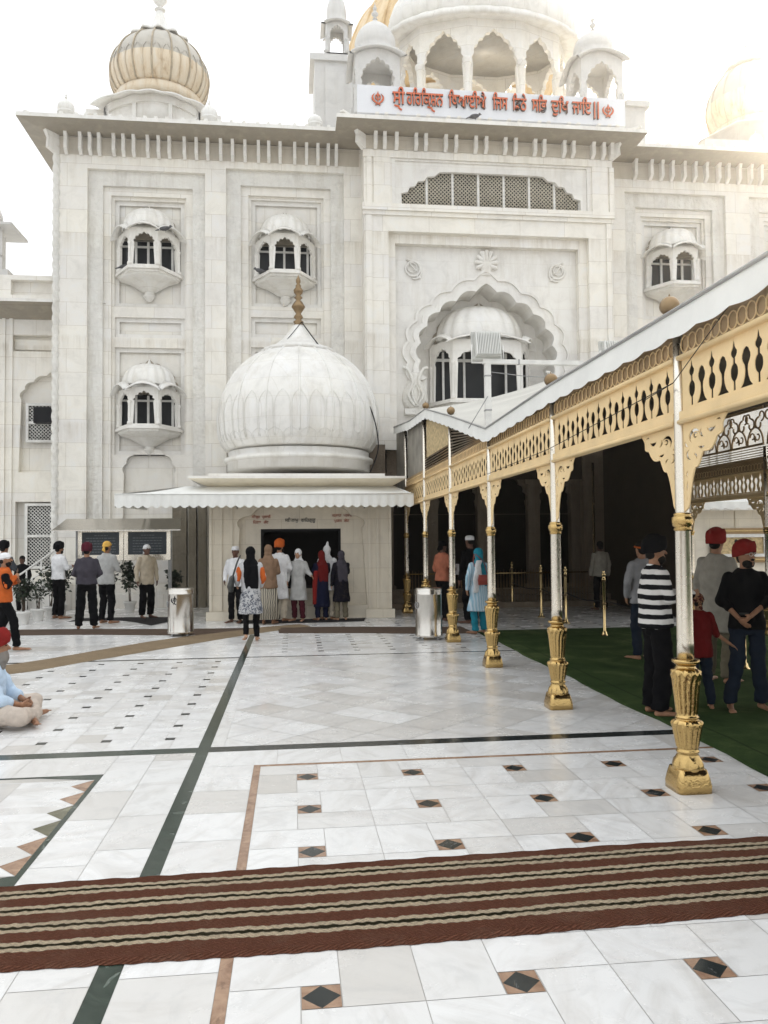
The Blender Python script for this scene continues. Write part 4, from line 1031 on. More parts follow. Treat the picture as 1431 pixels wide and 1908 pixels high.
def gwin(a,b,c,d,Y,nv,wide):
    s=bpy.data.objects.new('window',None); COL.objects.link(s); s.parent=annex; s.location=-Vector(annex.location)
    x0,z1=AY(a,c,Y); _,z0=AY(a,d,Y); x1=x0+wide; fr=MB(); g=.07
    xm=(x0+x1)/2; zm=(z0+z1)/2
    fr.plate([rect(x0,x1,z0,z1),rect(x0+g,xm-g/2,z0+g,zm-g/2),rect(xm+g/2,x1-g,z0+g,zm-g/2),rect(x0+g,xm-g/2,zm+g/2,z1-g),rect(xm+g/2,x1-g,zm+g/2,z1-g)],.06,0,T_(0,Y,0)); fr.build('frame','frame_white',s)
    la=MB(); st=.095
    for sgn in (-1,1):
        for k in range(-60,80):
            c0=x0+k*st; H=z1-z0; a_=(c0,z0); b2=(c0+sgn*H,z1); t0,t1=0.,1.
            for lim,sg in ((x0+g,1),(x1-g,-1)):
                fa=sg*(a_[0]-lim); fb=sg*(b2[0]-lim)
                if fa<0 and fb<0: t1=-1
                elif fa<0: t0=max(t0,fa/(fa-fb))
                elif fb<0: t1=min(t1,fa/(fa-fb))
            if t1>t0+.01: la.tube([(a_[0]+(b2[0]-a_[0])*t0,Y+.065+.005*sgn,z0+H*t0),(a_[0]+(b2[0]-a_[0])*t1,Y+.065+.005*sgn,z0+H*t1)],.012,4)
    la.build('lattice','frame_white',s); gl=MB(); gl.box(x0+.03,x1-.03,Y+.1,Y+.12,z0+.03,z1-.03); gl.build('pane','window_glass',s)
gwin(46,100,938,1060,YL+.02,2,1.45); gwin(48,100,751,824,YL+.02,2,1.45)
# small kiosk on the annex roof
xk,zk=AY(0,500,23.5); mb=MB(); k=23.5/1480
for x in (xk-1.6,xk+.0): mb.box(x-.12,x+.12,23.3,23.6,zk-.2,zk+.9)
mb.plate([rect(xk-1.7,xk+.14,zk+.3,zk+1.15),[(x+xk-.78,z) for x,z in foil(1.4,zk+.45,zk+.95,7,.05,zk+.29)]],.12,0,T_(0,23.25,0))
mb.box(xk-2.2,xk+.5,22.9,24.3,zk+1.05,zk+1.12); mb.box(xk-2,xk+.35,23.1,24.1,zk-.4,zk-.15); bulb(mb,xk-.75,23.6,zk+1.15,.75,1.2); TA(mb,'roof_kiosk','marble_far')
mb=MB(); bx_,bz_=AY(85,775,YL-.5); mb.box(bx_-.28,bx_+.3,YL-.62,YL-.35,bz_-.2,bz_+.22); mb.cap((bx_,YL-.35,bz_),(bx_,YL,bz_+.1),.03,.03,6)
o=mb.build('loudspeaker','black'); tag(o,'black box loudspeaker mounted by the upper side-building window','loudspeaker')
# ============================================================ KIOSK
KY=17.7
kiosk=E('kiosk',(.15,KY,0),'small white marble kiosk with a serving window, awning and onion dome','kiosk')
def TK(mb,name,mats): 
    o=mb.build(name,mats); o.parent=kiosk; o.location=-Vector(kiosk.location); return o
kx0,kx1=-1.81,2.20; kz=2.95
mb=MB()
dx0,dx1,dz0,dz1=-.70,1.08,.66,1.99
arc=foil(2.9,2.0,2.62,5,.10,.28,.05)
mb.plate([rect(kx0,kx1,0,kz),[(x+.2,z) for x,z in arc]],.14,0,T_(0,KY,0))
mb.plate([rect(-1.3,1.75,.2,2.75),rect(dx0,dx1,dz0,dz1)],.14,0,T_(0,KY+.143,0))
mb.box(kx0,kx0+.15,KY+.142,20.9,0,kz); mb.box(kx1-.15,kx1,KY+.142,20.9,0,kz); mb.box(kx0,kx1,KY+.29,20.9,kz-.1,kz)
for x in (kx0,kx0+.22,-1.36,1.68,kx1-.34,kx1-.06): mb.box(x,x+.06,KY-.04,KY-.003,.2,kz-.1)
mb.box(kx0-.06,dx0-.66,KY-.09,KY-.045,0,.19); mb.box(kx1-.58,kx1+.06,KY-.09,KY-.045,0,.19); mb.box(-1.34,1.74,KY+.02,KY+.14,0,.17)
mb.box(dx0-.08,dx1+.08,KY+.0,KY+.142,.60,.66)
TK(mb,'wall','marble_warm')
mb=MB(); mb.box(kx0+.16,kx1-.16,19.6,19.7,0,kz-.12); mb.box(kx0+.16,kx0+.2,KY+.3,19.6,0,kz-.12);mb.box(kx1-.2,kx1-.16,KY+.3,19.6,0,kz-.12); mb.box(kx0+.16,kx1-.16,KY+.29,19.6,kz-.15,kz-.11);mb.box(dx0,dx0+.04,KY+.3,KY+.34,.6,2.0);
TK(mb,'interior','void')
mb=MB(); fr=.05; mb.plate([rect(dx0-.0,dx1+.0,dz0,dz1),rect(dx0+fr,dx1-fr,dz0+fr,dz1-fr)],.05,0,T_(0,KY+.2,0)); TK(mb,'window_frame','black')
mb=MB(); e0,ez=AY(350,891,KY-.5); e1,_=AY(757,888,KY-.5)
mb.box(e0,e1,KY-.5,20.9,ez-.0,ez+.05,0); mb.add([(e0,KY-.5,ez-.001),(e1,KY-.5,ez-.001),(kx1,KY,ez-.16),(kx0,KY,ez-.16)],[(0,3,2,1)],1)
mb.box(e0+.4,e1-.45,KY-.3,20.8,ez+.052,ez+.12,0); mb.box(kx0,kx1,KY+.0,20.9,kz+.002,ez,1)
TK(mb,'roof_slab',['marble_smooth','marble_warm'])
# inscriptions
def words_on(mbx,txt,x0,x1,z,h,y,mat=0):
    V,Fc=textmesh(txt,1,.5); xs=[p[0] for p in V]; mx,Mx=min(xs),max(xs); k=(x1-x0)/(Mx-mx)
    mbx.add([(x0+(p[0]-mx)*k,y-.006+p[1]*.008,z+p[2]*h) for p in V],Fc,mat)
mb=MB(); y0=KY+.135
def kx(u): return AY(u,968,KY+.1)[0]
zA=AY(560,972,KY+.1)[1]-.0
words_on(mb,"\u0a38\u0a3f\u0a24\u0a28\u0a3e\u0a2e\u0a41",kx(531),kx(556),zA,.105,y0); words_on(mb,"\u0a35\u0a3e\u0a3f\u0a39\u0a17\u0a41\u0a30\u0a42",kx(561),kx(588),zA,.105,y0)
TK(mb,'lettering','ink_black')
mb=MB()
for (t1,a,b_,zz) in (("\u0a38\u0a3f\u0a24\u0a17\u0a41\u0a30",469,484,965),("\u0a2a\u0a4d\u0a30\u0a38\u0a3e\u0a26\u0a40",488,504,965),("\u0a3f\u0a39\u0a32\u0a3e",471,486,975),("\u0a17\u0a47\u0a1f",491,500,975),("\u0a15\u0a5c\u0a3e\u0a39",619,636,963),("\u0a2a\u0a30\u0a38\u0a3e\u0a26",640,656,963),("\u0a2a\u0a41\u0a30\u0a38",623,637,973),("\u0a17\u0a47\u0a1f",641,651,973)):
    words_on(mb,t1,kx(a),kx(b_),AY(560,zz,KY+.1)[1],.085,y0)
TK(mb,'lettering','ink_red')
# awning
mb=MB(); A0,A1=-3.58,2.55; ya=16.6
za=2.70; zk2=2.93
def awn(mb):
    n=40
    V=[];Fc=[]
    for i in range(n+1):
        t=i/n; x=A0+(A1-A0)*t; xb=(-2.32)+(2.29+2.32)*t
        sag=.02*math.sin(t*PI*6)
        for j in range(5):
            s=j/4; V.append((x+(xb-x)*s,ya+(KY-.02-ya)*s,za+(zk2-za)*s-.04*math.sin(PI*s)+sag*math.sin(PI*s)))
    for i in range(n):
        for j in range(4): a=i*5+j; Fc.append((a,a+5,a+6,a+1))
    mb.add(V,Fc,0,True)
    # left part runs on behind to the temple wall
    V=[(A0,ya,za),(-2.32,KY-.02,zk2),(-2.2,20.6,3.05),(A0+.1,20.3,2.78)]; mb.add(V,[(0,1,2,3)],0)
awn(mb)
def valance(mb,p0,p1,z1a,z1b,h,pitch=.2,sc=.045,out=(0,0),mat=0):
    a=Vector((p0[0],p0[1],0));b_=Vector((p1[0],p1[1],0)); Ln=(b_-a).length; n=max(4,int(Ln/pitch)); m=n*8; V=[];Fc=[]
    for i in range(m+1):
        t=i/m; p=a.lerp(b_,t); zt_=z1a+(z1b-z1a)*t; lo=h+sc*abs(math.sin(PI*n*t)); w_=.008*math.sin(t*n*PI*2)
        V+=[(p.x,p.y,zt_),(p.x+out[0]*.5+w_*.3,p.y+out[1]*.5+w_,zt_-lo*.5),(p.x+out[0]+w_*.3,p.y+out[1]+w_,zt_-lo)]
    for i in range(m):
        for j in range(2): k=i*3+j; Fc.append((k,k+3,k+4,k+1))
    mb.add(V,Fc,mat,True)
valance(mb,(A0,ya),(A1,ya),za,za,.235,.185,.05,(0,-.02)); valance(mb,(A0,20.3),(A0,ya),2.78,za,.22,.2,.05); valance(mb,(A1,ya),(2.32,KY-.05),za,zk2-.02,.22,.2,.05)
mb.tube([(A0,ya-.005,za),(A1,ya-.005,za)],.012,6)
TK(mb,'awning','canvas')
mb=MB()
for x in (-3.3,-1.2,.2,1.6,2.35): mb.tube([(x,ya+.03,za-.03),(max(x,-2.2),KY,2.45)],.015,6)
mb.tube([(A0+.02,ya+.03,za-.03),(A1-.02,ya+.03,za-.03)],.016,6); TK(mb,'awning_frame','grey_metal')
# kiosk dome
YD=19.55; kd=YD/1480; xD=AY(557,770,YD)[0]
pxs=[(131,880),(131,866),(137,864),(137,858),(128,855),(130,846),(133,842),(143,825),(147,800),(147,775),(141,745),(128,715),(108,690),(80,668),(55,657)]
prof=[(a*kd,AY(557,v,YD)[1]) for a,v in pxs]; 
def _lob(a,z):
    return 1+.012*abs(math.cos(a*8))**.6
P=bez([(a,0,z) for a,z in prof[6:]],5)
mb=MB(); mb.lathe([(a,z) for a,z in prof[:6]],64,(xD,YD,0)); mb.lathe([(p[0],p[2]) for p in P],96,(xD,YD,0),0,_lob)
for i in range(16):
    a=2*PI*i/16; mb.tube([(xD+p[0]*1.012*math.cos(a),YD+p[0]*1.012*math.sin(a),p[2]) for p in P[6:]],.024,5)
# two tiers of lotus petals round the bulge
for tier,(i0,i1,cnt,of) in enumerate(((4,20,32,0),(0,8,32,.5))):
    for i in range(cnt):
        a0=2*PI*(i+of)/cnt; seg=P[i0:i1]; hwid=PI/cnt*.93; L2=len(seg)
        for sgn in (-1,1):
            pts=[]
            for j,p in enumerate(seg):
                t=j/(L2-1); ww=hwid*(1-max(0,(t-.72)/.28)**2.2*.95); a=a0+sgn*ww*.96; pts.append((xD+p[0]*1.014*math.cos(a),YD+p[0]*1.014*math.sin(a),p[2]))
            mb.tube(pts,.005,4)
TK(mb,'dome','marble_dome')
mb=MB(); ztp_=AY(557,657,YD)[1]; zcn=AY(557,607,YD)[1]
mb.lathe([(58*kd,-.10),(66*kd,-.04),(66*kd,.02),(50*kd,.10),(30*kd,.30),(14*kd,.58),(10*kd,zcn-ztp_)],96,(xD,YD,ztp_),0,lambda a,z:1+.05*abs(math.sin(a*10))*(1 if z<.08 else .25)); TK(mb,'dome_cap','marble_dome')
mb=MB()
fp=[(12,607),(11,600),(5,596),(9,590),(10,586),(5,580),(9,573),(14,566),(9,560),(4,556),(8,551),(4,547),(7,542),(10,535),(7,529),(3,524),(6,521),(2,517),(5,512),(4,505),(0,497)]
fp=[(12,608),(8,604),(11,600),(5,596),(10,592),(8,588),(5,585),(10,578),(14,573),(14,571),(9,564),(4,559),(9,555),(4,551),(9,546),(10,541),(5,535),(6,533),(3,529),(5,526),(5,522),(2,517),(0,511)]
mb.lathe([(a*kd*.9,AY(557,v,YD)[1]) for a,v in fp],20,(xD,YD,0)); TK(mb,'finial','dark_brass')
mb=MB(); tA=AY(562,600,YD-.1); 
mb.tube(bez([(tA[0],YD-.1,tA[1]),(AY(600,650,YD-.6)[0],YD-.6,AY(600,650,YD-.6)[1]),(AY(650,700,YD-.9)[0],YD-.9,AY(650,700,YD-.9)[1]),(AY(690,760,YD-1)[0],YD-1,AY(690,760,YD-1)[1]),(AY(705,830,YD-.9)[0],YD-.9,AY(705,830,YD-.9)[1]),(AY(690,880,YD-.8)[0],YD-.8,AY(690,880,YD-.8)[1])],8),.014,6)
mb.tube(bez([(tA[0],YD-.1,tA[1]),(AY(520,650,YD-.6)[0],YD-.6,AY(520,650,YD-.6)[1]),(AY(500,665,YD-.9)[0],YD-.9,AY(500,668,YD-.9)[1])],8),.008,6)
tag(mb.build('cable','black'),'black cable running from the kiosk finial down the right side of its dome','cable')
# ============================================================ CANOPY
CXL=2.68; PITCH=2.675; CYS=[5.22+PITCH*k for k in range(-1,6)]; CXR=8.2; RYS=[12.95-2.675*2,12.95-2.675,12.95,15.62]
canopy=E('canopy',(CXL,5.22,0),'long canopy of golden columns, fretwork friezes and a white fabric roof over the green carpet','canopy')
def TCn(mb,name,mats,parent=None):
    o=mb.build(name,mats); o.parent=canopy if parent is None else parent
    if parent is None: o.location=-Vector(canopy.location)
    return o
def mk_column(x,y,ztop_):
    c=bpy.data.objects.new('column',None); COL.objects.link(c); c.parent=canopy; c.location=Vector((x,y,0))-Vector(canopy.location)
    mb=MB()
    secs=[((0,0,0.0),.122,.122),((0,0,.05),.122,.122),((0,0,.10),.112,.112),((0,0,.15),.098,.098)]
    mb.loft(secs,40,0,None,.28)
    prof=[(.10,.13),(.098,.17),(.082,.22),(.070,.245),(.078,.262),(.069,.28),(.072,.30),(.082,.36),(.094,.42),(.103,.45),(.092,.47),(.074,.482),(.080,.495),(.068,.51),(.071,.56),(.082,.68),(.091,.75),(.100,.785),(.094,.81),(.072,.825),(.064,.84),(.070,.85),(.090,.865),(.090,.882),(.058,.893)]
    P=bez([(a,0,b) for a,b in prof],3)
    def lb(a,z):
        if .29<z<.44 or .52<z<.745: return 1+.13*abs(math.cos(a*7))**.7-.07
        if .44<=z<.47 or .75<=z<.815: return 1+.06*math.sin(a*14)*math.cos((z-.45)*60)
        if .14<z<.21: return 1+.13*abs(math.cos(a*4))-.04
        return 1
    mb.lathe([(p[0],p[2]) for p in P],84,(0,0,0),0,lb); mb.build('base','brass',c)
    mb=MB(); mb.lathe([(.056,.893),(.055,1.0),(.0505,1.77),(.058,1.78)],28,(0,0,0)); mb.lathe([(.05,1.875),(.046,1.9),(.042,2.5),(.038,ztop_)],24,(0,0,0)); mb.build('shaft','shaft_metal',c)
    mb=MB(); mb.lathe([(.052,1.765),(.062,1.775),(.055,1.79),(.064,1.80),(.073,1.83),(.070,1.855),(.055,1.87),(.062,1.88),(.05,1.89)],40,(0,0,0),0,lambda a,z:1+(.06*math.sin(a*8+z*90) if 1.795<z<1.865 else 0)); mb.build('collar','brass',c)
    return c
ztops=[3.12,3.12,3.12,3.12,3.66,4.24,4.3]
col0=None; cols=[]
for y,zt_ in zip(CYS,ztops): cols.append(mk_column(CXL,y,zt_))
for y in RYS: mk_column(CXR,y,3.3)
# frieze of one bay, local x along the bay
LB=PITCH-.09
def frieze_bay(x,y0,flip=1):
    root=bpy.data.objects.new('frieze',None); COL.objects.link(root); root.parent=canopy
    root.matrix_local=Matrix.Translation(Vector((x,y0+.045,0))-Vector(canopy.location))@Matrix.Rotation(PI/2,4,'Z')
    z0=2.612; holes=[]
    def sym(h,cx): return [(cx+a,z0+b) for a,b in h]+[(cx-a,z0+b) for a,b in reversed(h) if a>0]
    sp=[(.013,0),(.013,.055),(.030,.07),(.041,.09),(.044,.112),(.041,.135),(.028,.155),(.014,.165),(.014,.20),(.026,.208),(.036,.225),(.036,.24),(.022,.255),(.014,.268),(.012,.28),(0,.325)]
    bo=[(.066,0),(.040,.025),(.022,.065),(.017,.10),(.022,.13),(.040,.155),(.048,.175),(.046,.195),(.036,.21),(.03,.225),(.014,.235),(0,.242)]
    n=10; st_=LB/n
    for k in range(n): holes.append(sym(sp,st_*(k+.5)+.0))
    for k in range(1,n): holes.append(sym(bo,st_*k))
    mb=MB(); mb.plate([rect(0,LB,2.59,2.955)]+holes,.006,0,T_(0,-.003,0)); mb.build('fretwork','frieze_paint',root)
    mb=MB(); mb.box(0,LB,-.03,.03,2.50,2.585); 
    for yy,zz,r in ((-.034,2.512,.016),(-.034,2.572,.013),(-.03,2.955,.020),(-.022,2.985,.010),(.034,2.512,.016),(.03,2.955,.018)): mb.tube([(0,yy,zz),(LB,yy,zz)],r,8)
    mb.box(0,LB,-.022,.022,2.94,2.975); mb.build('rail','frieze_paint',root)
    mb=MB(); mb.box(0,LB,-.014,-.006,2.976,3.16); mb.build('back_board','frieze_back',root)
    mb=MB(); nr=26
    for k in range(nr):
        cx=LB*(k+.5)/nr; mb.tube([(cx+.052*math.cos(a),0.004,3.045+.056*math.sin(a)) for a in np.linspace(0,2*PI,18,endpoint=False)],.005,5,closed=True)
    mb.build('ring_band','frieze_paint',root)
    for sd in (0,1):
        # scrolled bracket, stepped lower edge with pierced curls
        e=bez([(.0,1.90),(.035,1.93),(.05,2.0),(.075,2.12),(.10,2.19)],4)+bez([(.10,2.19),(.13,2.20),(.15,2.24),(.17,2.29)],4)+bez([(.17,2.29),(.23,2.29),(.27,2.33),(.29,2.37)],4)+bez([(.29,2.37),(.33,2.385),(.335,2.44),(.37,2.497)],4)
        e=[(a*1.5,b_,c_) if False else (a*1.5,b_) for a,b_,*c_ in [tuple(p)+(0,) for p in e]]; out=[(.0,2.497)]+e
        def blob(cx,cz,r,a0,a1,wd):
            ao=[(cx+r*math.cos(a),cz+r*math.sin(a)) for a in np.linspace(a0,a1,9)]; wd=wd*1.6 if r<.049 else wd*1.3; ai=[(cx+(r-wd*math.sin(PI*(k/8)))*math.cos(a),cz+(r-wd*math.sin(PI*(k/8)))*math.sin(a)) for k,a in enumerate(np.linspace(a0,a1,9))]
            return ao+list(reversed(ai[1:-1]))
        hl=[blob(.245,2.435,.035,PI,2*PI,.018),blob(.10,2.40,.05,.3,4.2,.02),blob(.108,2.405,.022,0,2*PI*.93,.012),blob(.175,2.41,.03,2.0,5.0,.013),blob(.055,2.28,.035,PI*.5,PI*1.6,.014),blob(.10,2.26,.022,-1,2.2,.01),blob(.04,2.15,.022,1.5,4.6,.009),blob(.305,2.46,.018,0,3,.008),blob(.16,2.335,.03,3.3,5.9,.012),
            [(.022,2.03),(.034,2.06),(.03,2.11),(.02,2.08)],[(.018,1.97),(.026,1.98),(.025,2.01)],blob(.035,2.36,.026,2.2,5.2,.012)]
        hl=[[(a*1.5,b_) for a,b_ in h_] for h_ in hl]; M=Matrix.Identity(4) if not sd else Matrix.Translation((LB,0,0))@Matrix.Scale(-1,4,(1,0,0))
        mb=MB(); mb.plate([out]+hl,.008,0,M@T_(.0,-.004,0)); 
        mb.tube([M@Vector((a,.002,b_)) for a,b_ in e],.007,5); mb.build('scroll_bracket','frieze_paint',root)
    return root
f0=frieze_bay(CXL,CYS[0])
for k in range(1,6):
    M=f0.matrix_local.copy(); M.translation=Vector((CXL,CYS[k]+.045,0))-Vector(canopy.location); cpy(f0,canopy,M)
rp=None
for y in RYS[:3]+[RYS[-1]-0]:
    if y==RYS[-1]: continue
    M=f0.matrix_local.copy(); M.translation=Vector((CXR,y+.045,-.08))-Vector(canopy.location); r=cpy(f0,canopy,M)
# scroll lattice and slats above the right-hand row
def curl(mb,x,z,r,a0,a1,rr_=.012,y=0,n=12):
    mb.tube([(x+r*(1-.55*k/n)*math.cos(a0+(a1-a0)*k/n),y,z+r*(1-.55*k/n)*math.sin(a0+(a1-a0)*k/n)) for k in range(n+1)],rr_,5)
for y in RYS[:3]:
    M=Matrix.Translation((CXR,y+.04,0))@Matrix.Rotation(PI/2,4,'Z')
    mb=MB()
    mb.box(0,LB,-.01,.01,3.08,3.13); 
    for k in range(4): mb.box(0,LB,-.008,.008,3.15+.045*k,3.165+.045*k)
    mb.box(0,LB,-.01,.01,3.33,3.37); mb.box(0,LB,-.01,.01,3.97,4.02)
    for k in range(5):
        cx=LB*(k+.5)/5
        mb.tube([(cx+.24*math.cos(a),0,3.37+.3*math.sin(a)) for a in np.linspace(0,PI,12)],.018,5)
        for f in (-1,1):
            curl(mb,cx+f*.12,3.72,.12,PI/2,PI/2+f*5,.018); curl(mb,cx+f*.2,3.86,.1,-PI/2,-PI/2+f*5,.016); curl(mb,cx+f*.08,3.5,.08,0,f*5,.014)
        mb.ell((cx,0,3.46),(.03,.015,.06),8,6)
    mb.v=[tuple(M@Vector(p)) for p in mb.v]; TCn(mb,'scroll_lattice','frieze_back')
# roof fabric
eL=[(0.5,3.27),(5.2,3.265),(7.8,3.27),(10.45,3.21),(12.95,3.78),(15.3,4.28),(17.4,4.36),(20.2,4.62)]
rdg=[(0.5,4.55),(5.2,4.55),(7.8,4.6),(10.45,4.62),(12.95,4.78),(15.3,5.02),(17.4,5.1),(20.2,5.12)]
eR=[(0.5,4.05)]*1+[(5.2,4.05),(7.8,4.05),(10.45,4.05),(12.95,4.05),(15.3,4.1),(17.4,4.1),(20.2,4.1)]
XE=2.6
mb=MB(); V=[];Fc=[]; NX=12; rows=[]
for (yl,zl),(yr_,zr_),(ye,ze_) in zip(eL,rdg,eR):
    r=[]
    for i in range(NX+1):
        t=i/NX
        if t<=.5: s=t*2; x=XE+(5.45-XE)*s; z=zl+(zr_-zl)*s-.10*math.sin(PI*s)
        else: s=t*2-1; x=5.45+(8.35-5.45)*s; z=zr_+(ze_-zr_)*s-.06*math.sin(PI*s)
        r.append((x,yl,z))
    rows.append(r)
fine=[]
for i in range(len(rows)-1):
    for k in range(6):
        s=k/6; sagg=.05*math.sin(PI*s)
        fine.append([(a[0],a[1]+(b_[1]-a[1])*s,a[2]+(b_[2]-a[2])*s-(sagg if 0<j<NX else 0)) for j,(a,b_) in enumerate(zip(rows[i],rows[i+1]))])
fine.append(rows[-1])
for r in fine: V+=r
for i in range(len(fine)-1):
    for j in range(NX): a=i*(NX+1)+j; Fc.append((a,a+1,a+NX+2,a+NX+1))
mb.add(V,Fc,0,True)
TCn(mb,'roof','roof_fabric')
# lining is a dark sheet added below the roof to keep the inside dark
mb=MB(); V2=[(x,y,z-.05) for x,y,z in V]; mb.add(V2,Fc,0,True); TCn(mb,'shade_lining','porch_dark')
mb=MB()
for i in range(len(eL)-1):
    (ya_,za_),(yb_,zb_)=eL[i],eL[i+1]
    n=max(1,round((yb_-ya_)/2.6))
    for k in range(n):
        t0,t1=k/n,(k+1)/n
        valance(mb,(XE,ya_+(yb_-ya_)*t0),(XE,ya_+(yb_-ya_)*t1),za_+(zb_-za_)*t0,za_+(zb_-za_)*t1,.17,.34,.022,(-.01,0))
TCn(mb,'valance','canvas')
mb=MB(); mb.tube([(XE-.005,y,z+.005) for y,z in eL],.014,6); TCn(mb,'roof_piping','grey_metal')
# louvred bars, patterned and grey sheets where the roof climbs
mb=MB()
for k in range(9):
    mb.tube([(CXL,10.7,3.13+.012*k),(CXL,13.2,3.14+.055*k)],.011,5)
for k in range(5): mb.tube([(CXL,13.3,3.14+.05*k),(CXL,15.85,3.14+.05*k)],.012,5)
TCn(mb,'louvre_bars','dark_brass')
mb=MB(); mb.add([(CXL+.03,13.3,3.38),(CXL+.03,15.85,3.38),(CXL+.03,15.85,4.22),(CXL+.03,13.3,3.72)],[(0,1,2,3)]); TCn(mb,'side_sheet','pattern_fabric')
mb=MB(); mb.add([(CXL+.03,15.95,2.9),(CXL+.03,18.5,2.9),(CXL+.03,18.5,4.32),(CXL+.03,15.95,4.22)],[(0,1,2,3)]); mb.add([(CXL+.03,18.65,2.6),(CXL+.03,20.5,2.6),(CXL+.03,20.5,4.5),(CXL+.03,18.65,4.35)],[(0,1,2,3)]); TCn(mb,'side_sheet','sheet_grey')
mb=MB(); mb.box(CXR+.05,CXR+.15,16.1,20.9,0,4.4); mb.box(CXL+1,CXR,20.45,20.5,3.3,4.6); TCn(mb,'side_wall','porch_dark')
# inner brass poles near the porch
for (u,v) in ((1107,1010),(1187,1000)):
    x,z=AY(u,v,19.0); mb=MB(); mb.lathe([(.05,0),(.045,.1),(.03,.14),(.028,3.6)],12,(x,19.0,0)); TCn(mb,'inner_pole','brass_plain')
rg_=E('railing',(5.2,19.7,0),'dark brass railing of close upright bars deep in the shade under the canopy','railing')
mb=MB()
for k in range(60): mb.tube([(-2.3+.078*k,0,.06),(-2.3+.078*k,0,.92+.03*(k%2))],.010,5)
mb.build('bars','dark_brass',rg_); mb=MB(); mb.tube([(-2.32,0,.86),(2.32,0,.86)],.018,6); mb.tube([(-2.32,0,.12),(2.32,0,.12)],.015,6); mb.build('rail','brass_plain',rg_)
# ball finials on the eave
for y,z in ((15.6,4.33),(13.09,3.82),(7.9,3.29),(5.3,3.29)):
    mb=MB(); mb.lathe([(.03,-.03),(.02,0),(.0,.0)],12,(2.66,y,z)); mb.lathe([(.012,0)]+[(.068*math.sin(PI*k/12),.068-.068*math.cos(PI*k/12)) for k in range(1,12)]+[(.001,.136)],28,(2.66,y,z),0,lambda a,zz:1+.04*abs(math.cos(a*6))); mb.lathe([(.012,.13),(0,.16)],8,(2.66,y,z)); TCn(mb,'ball_finial','dark_brass')
mb=MB(); mb.tube([(3.2,-1,3.0),(2.63,4.4,3.16),(2.60,5.15,2.78),(2.62,7.9,2.64),(2.62,10.5,2.60)],.004,4); mb.tube([(2.6,5.15,2.78),(2.6,5.6,2.74)],.004,4)
tag(mb.build('cable','black'),'thin dark cable strung along the fretwork of the golden canopy','cable')
# ============================================================ FLOODLIGHTS
def flood(name,x,y,z,tilt,label,w_=.36,h=.36):
    r=E(name,(x,y,z),label,'floodlight'); M=Matrix.Rotation(tilt,4,'X')
    mb=MB(); mb.box(-w_/2,w_/2,.0,.05,-h/2,h/2,0,M); mb.box(-w_/2-.03,w_/2+.03,.05,.10,-h/2-.03,h/2+.03,0,M); mb.build('housing','canvas_dim',r)
    mb=MB()
    for k in range(15): xx=-w_/2+.02+(w_-.04)*k/14; mb.box(xx-.005,xx+.005,-.06,.0,-h/2+.01,h/2-.01,0,M)
    mb.build('cooling_fins','canvas',r)
    mb=MB(); mb.tube([M@Vector((-w_/2-.04,.02,0)),(-w_/2-.05,.0,-h/2-.08),(w_/2+.05,.0,-h/2-.08),M@Vector((w_/2+.04,.02,0))],.012,6); mb.build('yoke','frame_white',r)
    return r
mast=E('lamp_mast',(2.72,10.75,3.2),'white square mast with a long cross arm rising behind the canopy valance','mast')
mb=MB(); mb.box(-.05,.03,-.04,.04,-.1,.98); mb.build('post','frame_white',mast)
mb=MB(); mb.box(-.08,1.36,-.045,.02,.96,1.02); mb.build('cross_arm','frame_white',mast)
mb=MB()
for z in (.3,.78): mb.box(-.056,.036,-.046,.046,z,z+.02)
mb.box(.42,.44,-.05,.025,.955,1.025); mb.tube([(.03,0,.85),(.5,0,.80),(1.0,0,.78),(1.36,0,.95)],.006,4); mb.tube([(-.02,-.04,.5),(-.3,-.05,.05)],.006,4); mb.build('clamp','grey_metal',mast)
flood('floodlight',2.71,10.72,4.43,math.radians(-14),'grey finned floodlight on top of the white mast before the big arch')
flood('floodlight',4.75,11.0,4.45,math.radians(-14),'pale finned floodlight half hidden behind the canopy roof',.5,.28)
# ============================================================ STANCHIONS
def stan(x,y,h,label):
    r=E('stanchion',(x,y,0),label,'rope post','brass rope posts on the green carpet'); mb=MB()
    mb.lathe([(.085,0),(.085,.012),(.06,.02),(.045,.05),(.04,.08),(.03,.09),(.024,.10),(.024,h-.12),(.034,h-.11),(.034,h-.09),(.024,h-.08),(.024,h-.04),(.036,h-.03),(.036,h-.01),(.01,h+.01),(.022,h+.035),(.001,h+.06)],20); mb.build('post','brass_plain',r)
    mb=MB(); 
    for zz in (h-.15,h*.5): mb.lathe([(.028,zz),(.036,zz+.01),(.036,zz+.03),(.028,zz+.04)],16); mb.build('ring','dark_brass',r)
    return r
st_=[(5.50,19.6,1.1,'brass rope post farthest back, seen between the second and third canopy columns'),(5.42,17.0,1.1,'brass rope post just left of the second canopy column'),(5.52,15.7,1.1,'brass rope post just right of the second canopy column'),(5.42,13.44,1.1,'brass rope post nearest the man in the grey shirt'),(5.81,9.75,.95,'brass rope post seen between the child and the man in the dark shirt')]
for s in st_: stan(*s)
mb=MB(); 
for a,b_ in zip(st_[:-1],st_[1:]):
    mb.tube(bez([(a[0],a[1],.62),((a[0]+b_[0])/2,(a[1]+b_[1])/2,.56),(b_[0],b_[1],.62)],5),.012,6)
tag(mb.build('barrier_rope','black'),'dark low rope linking the brass posts on the green carpet','rope')
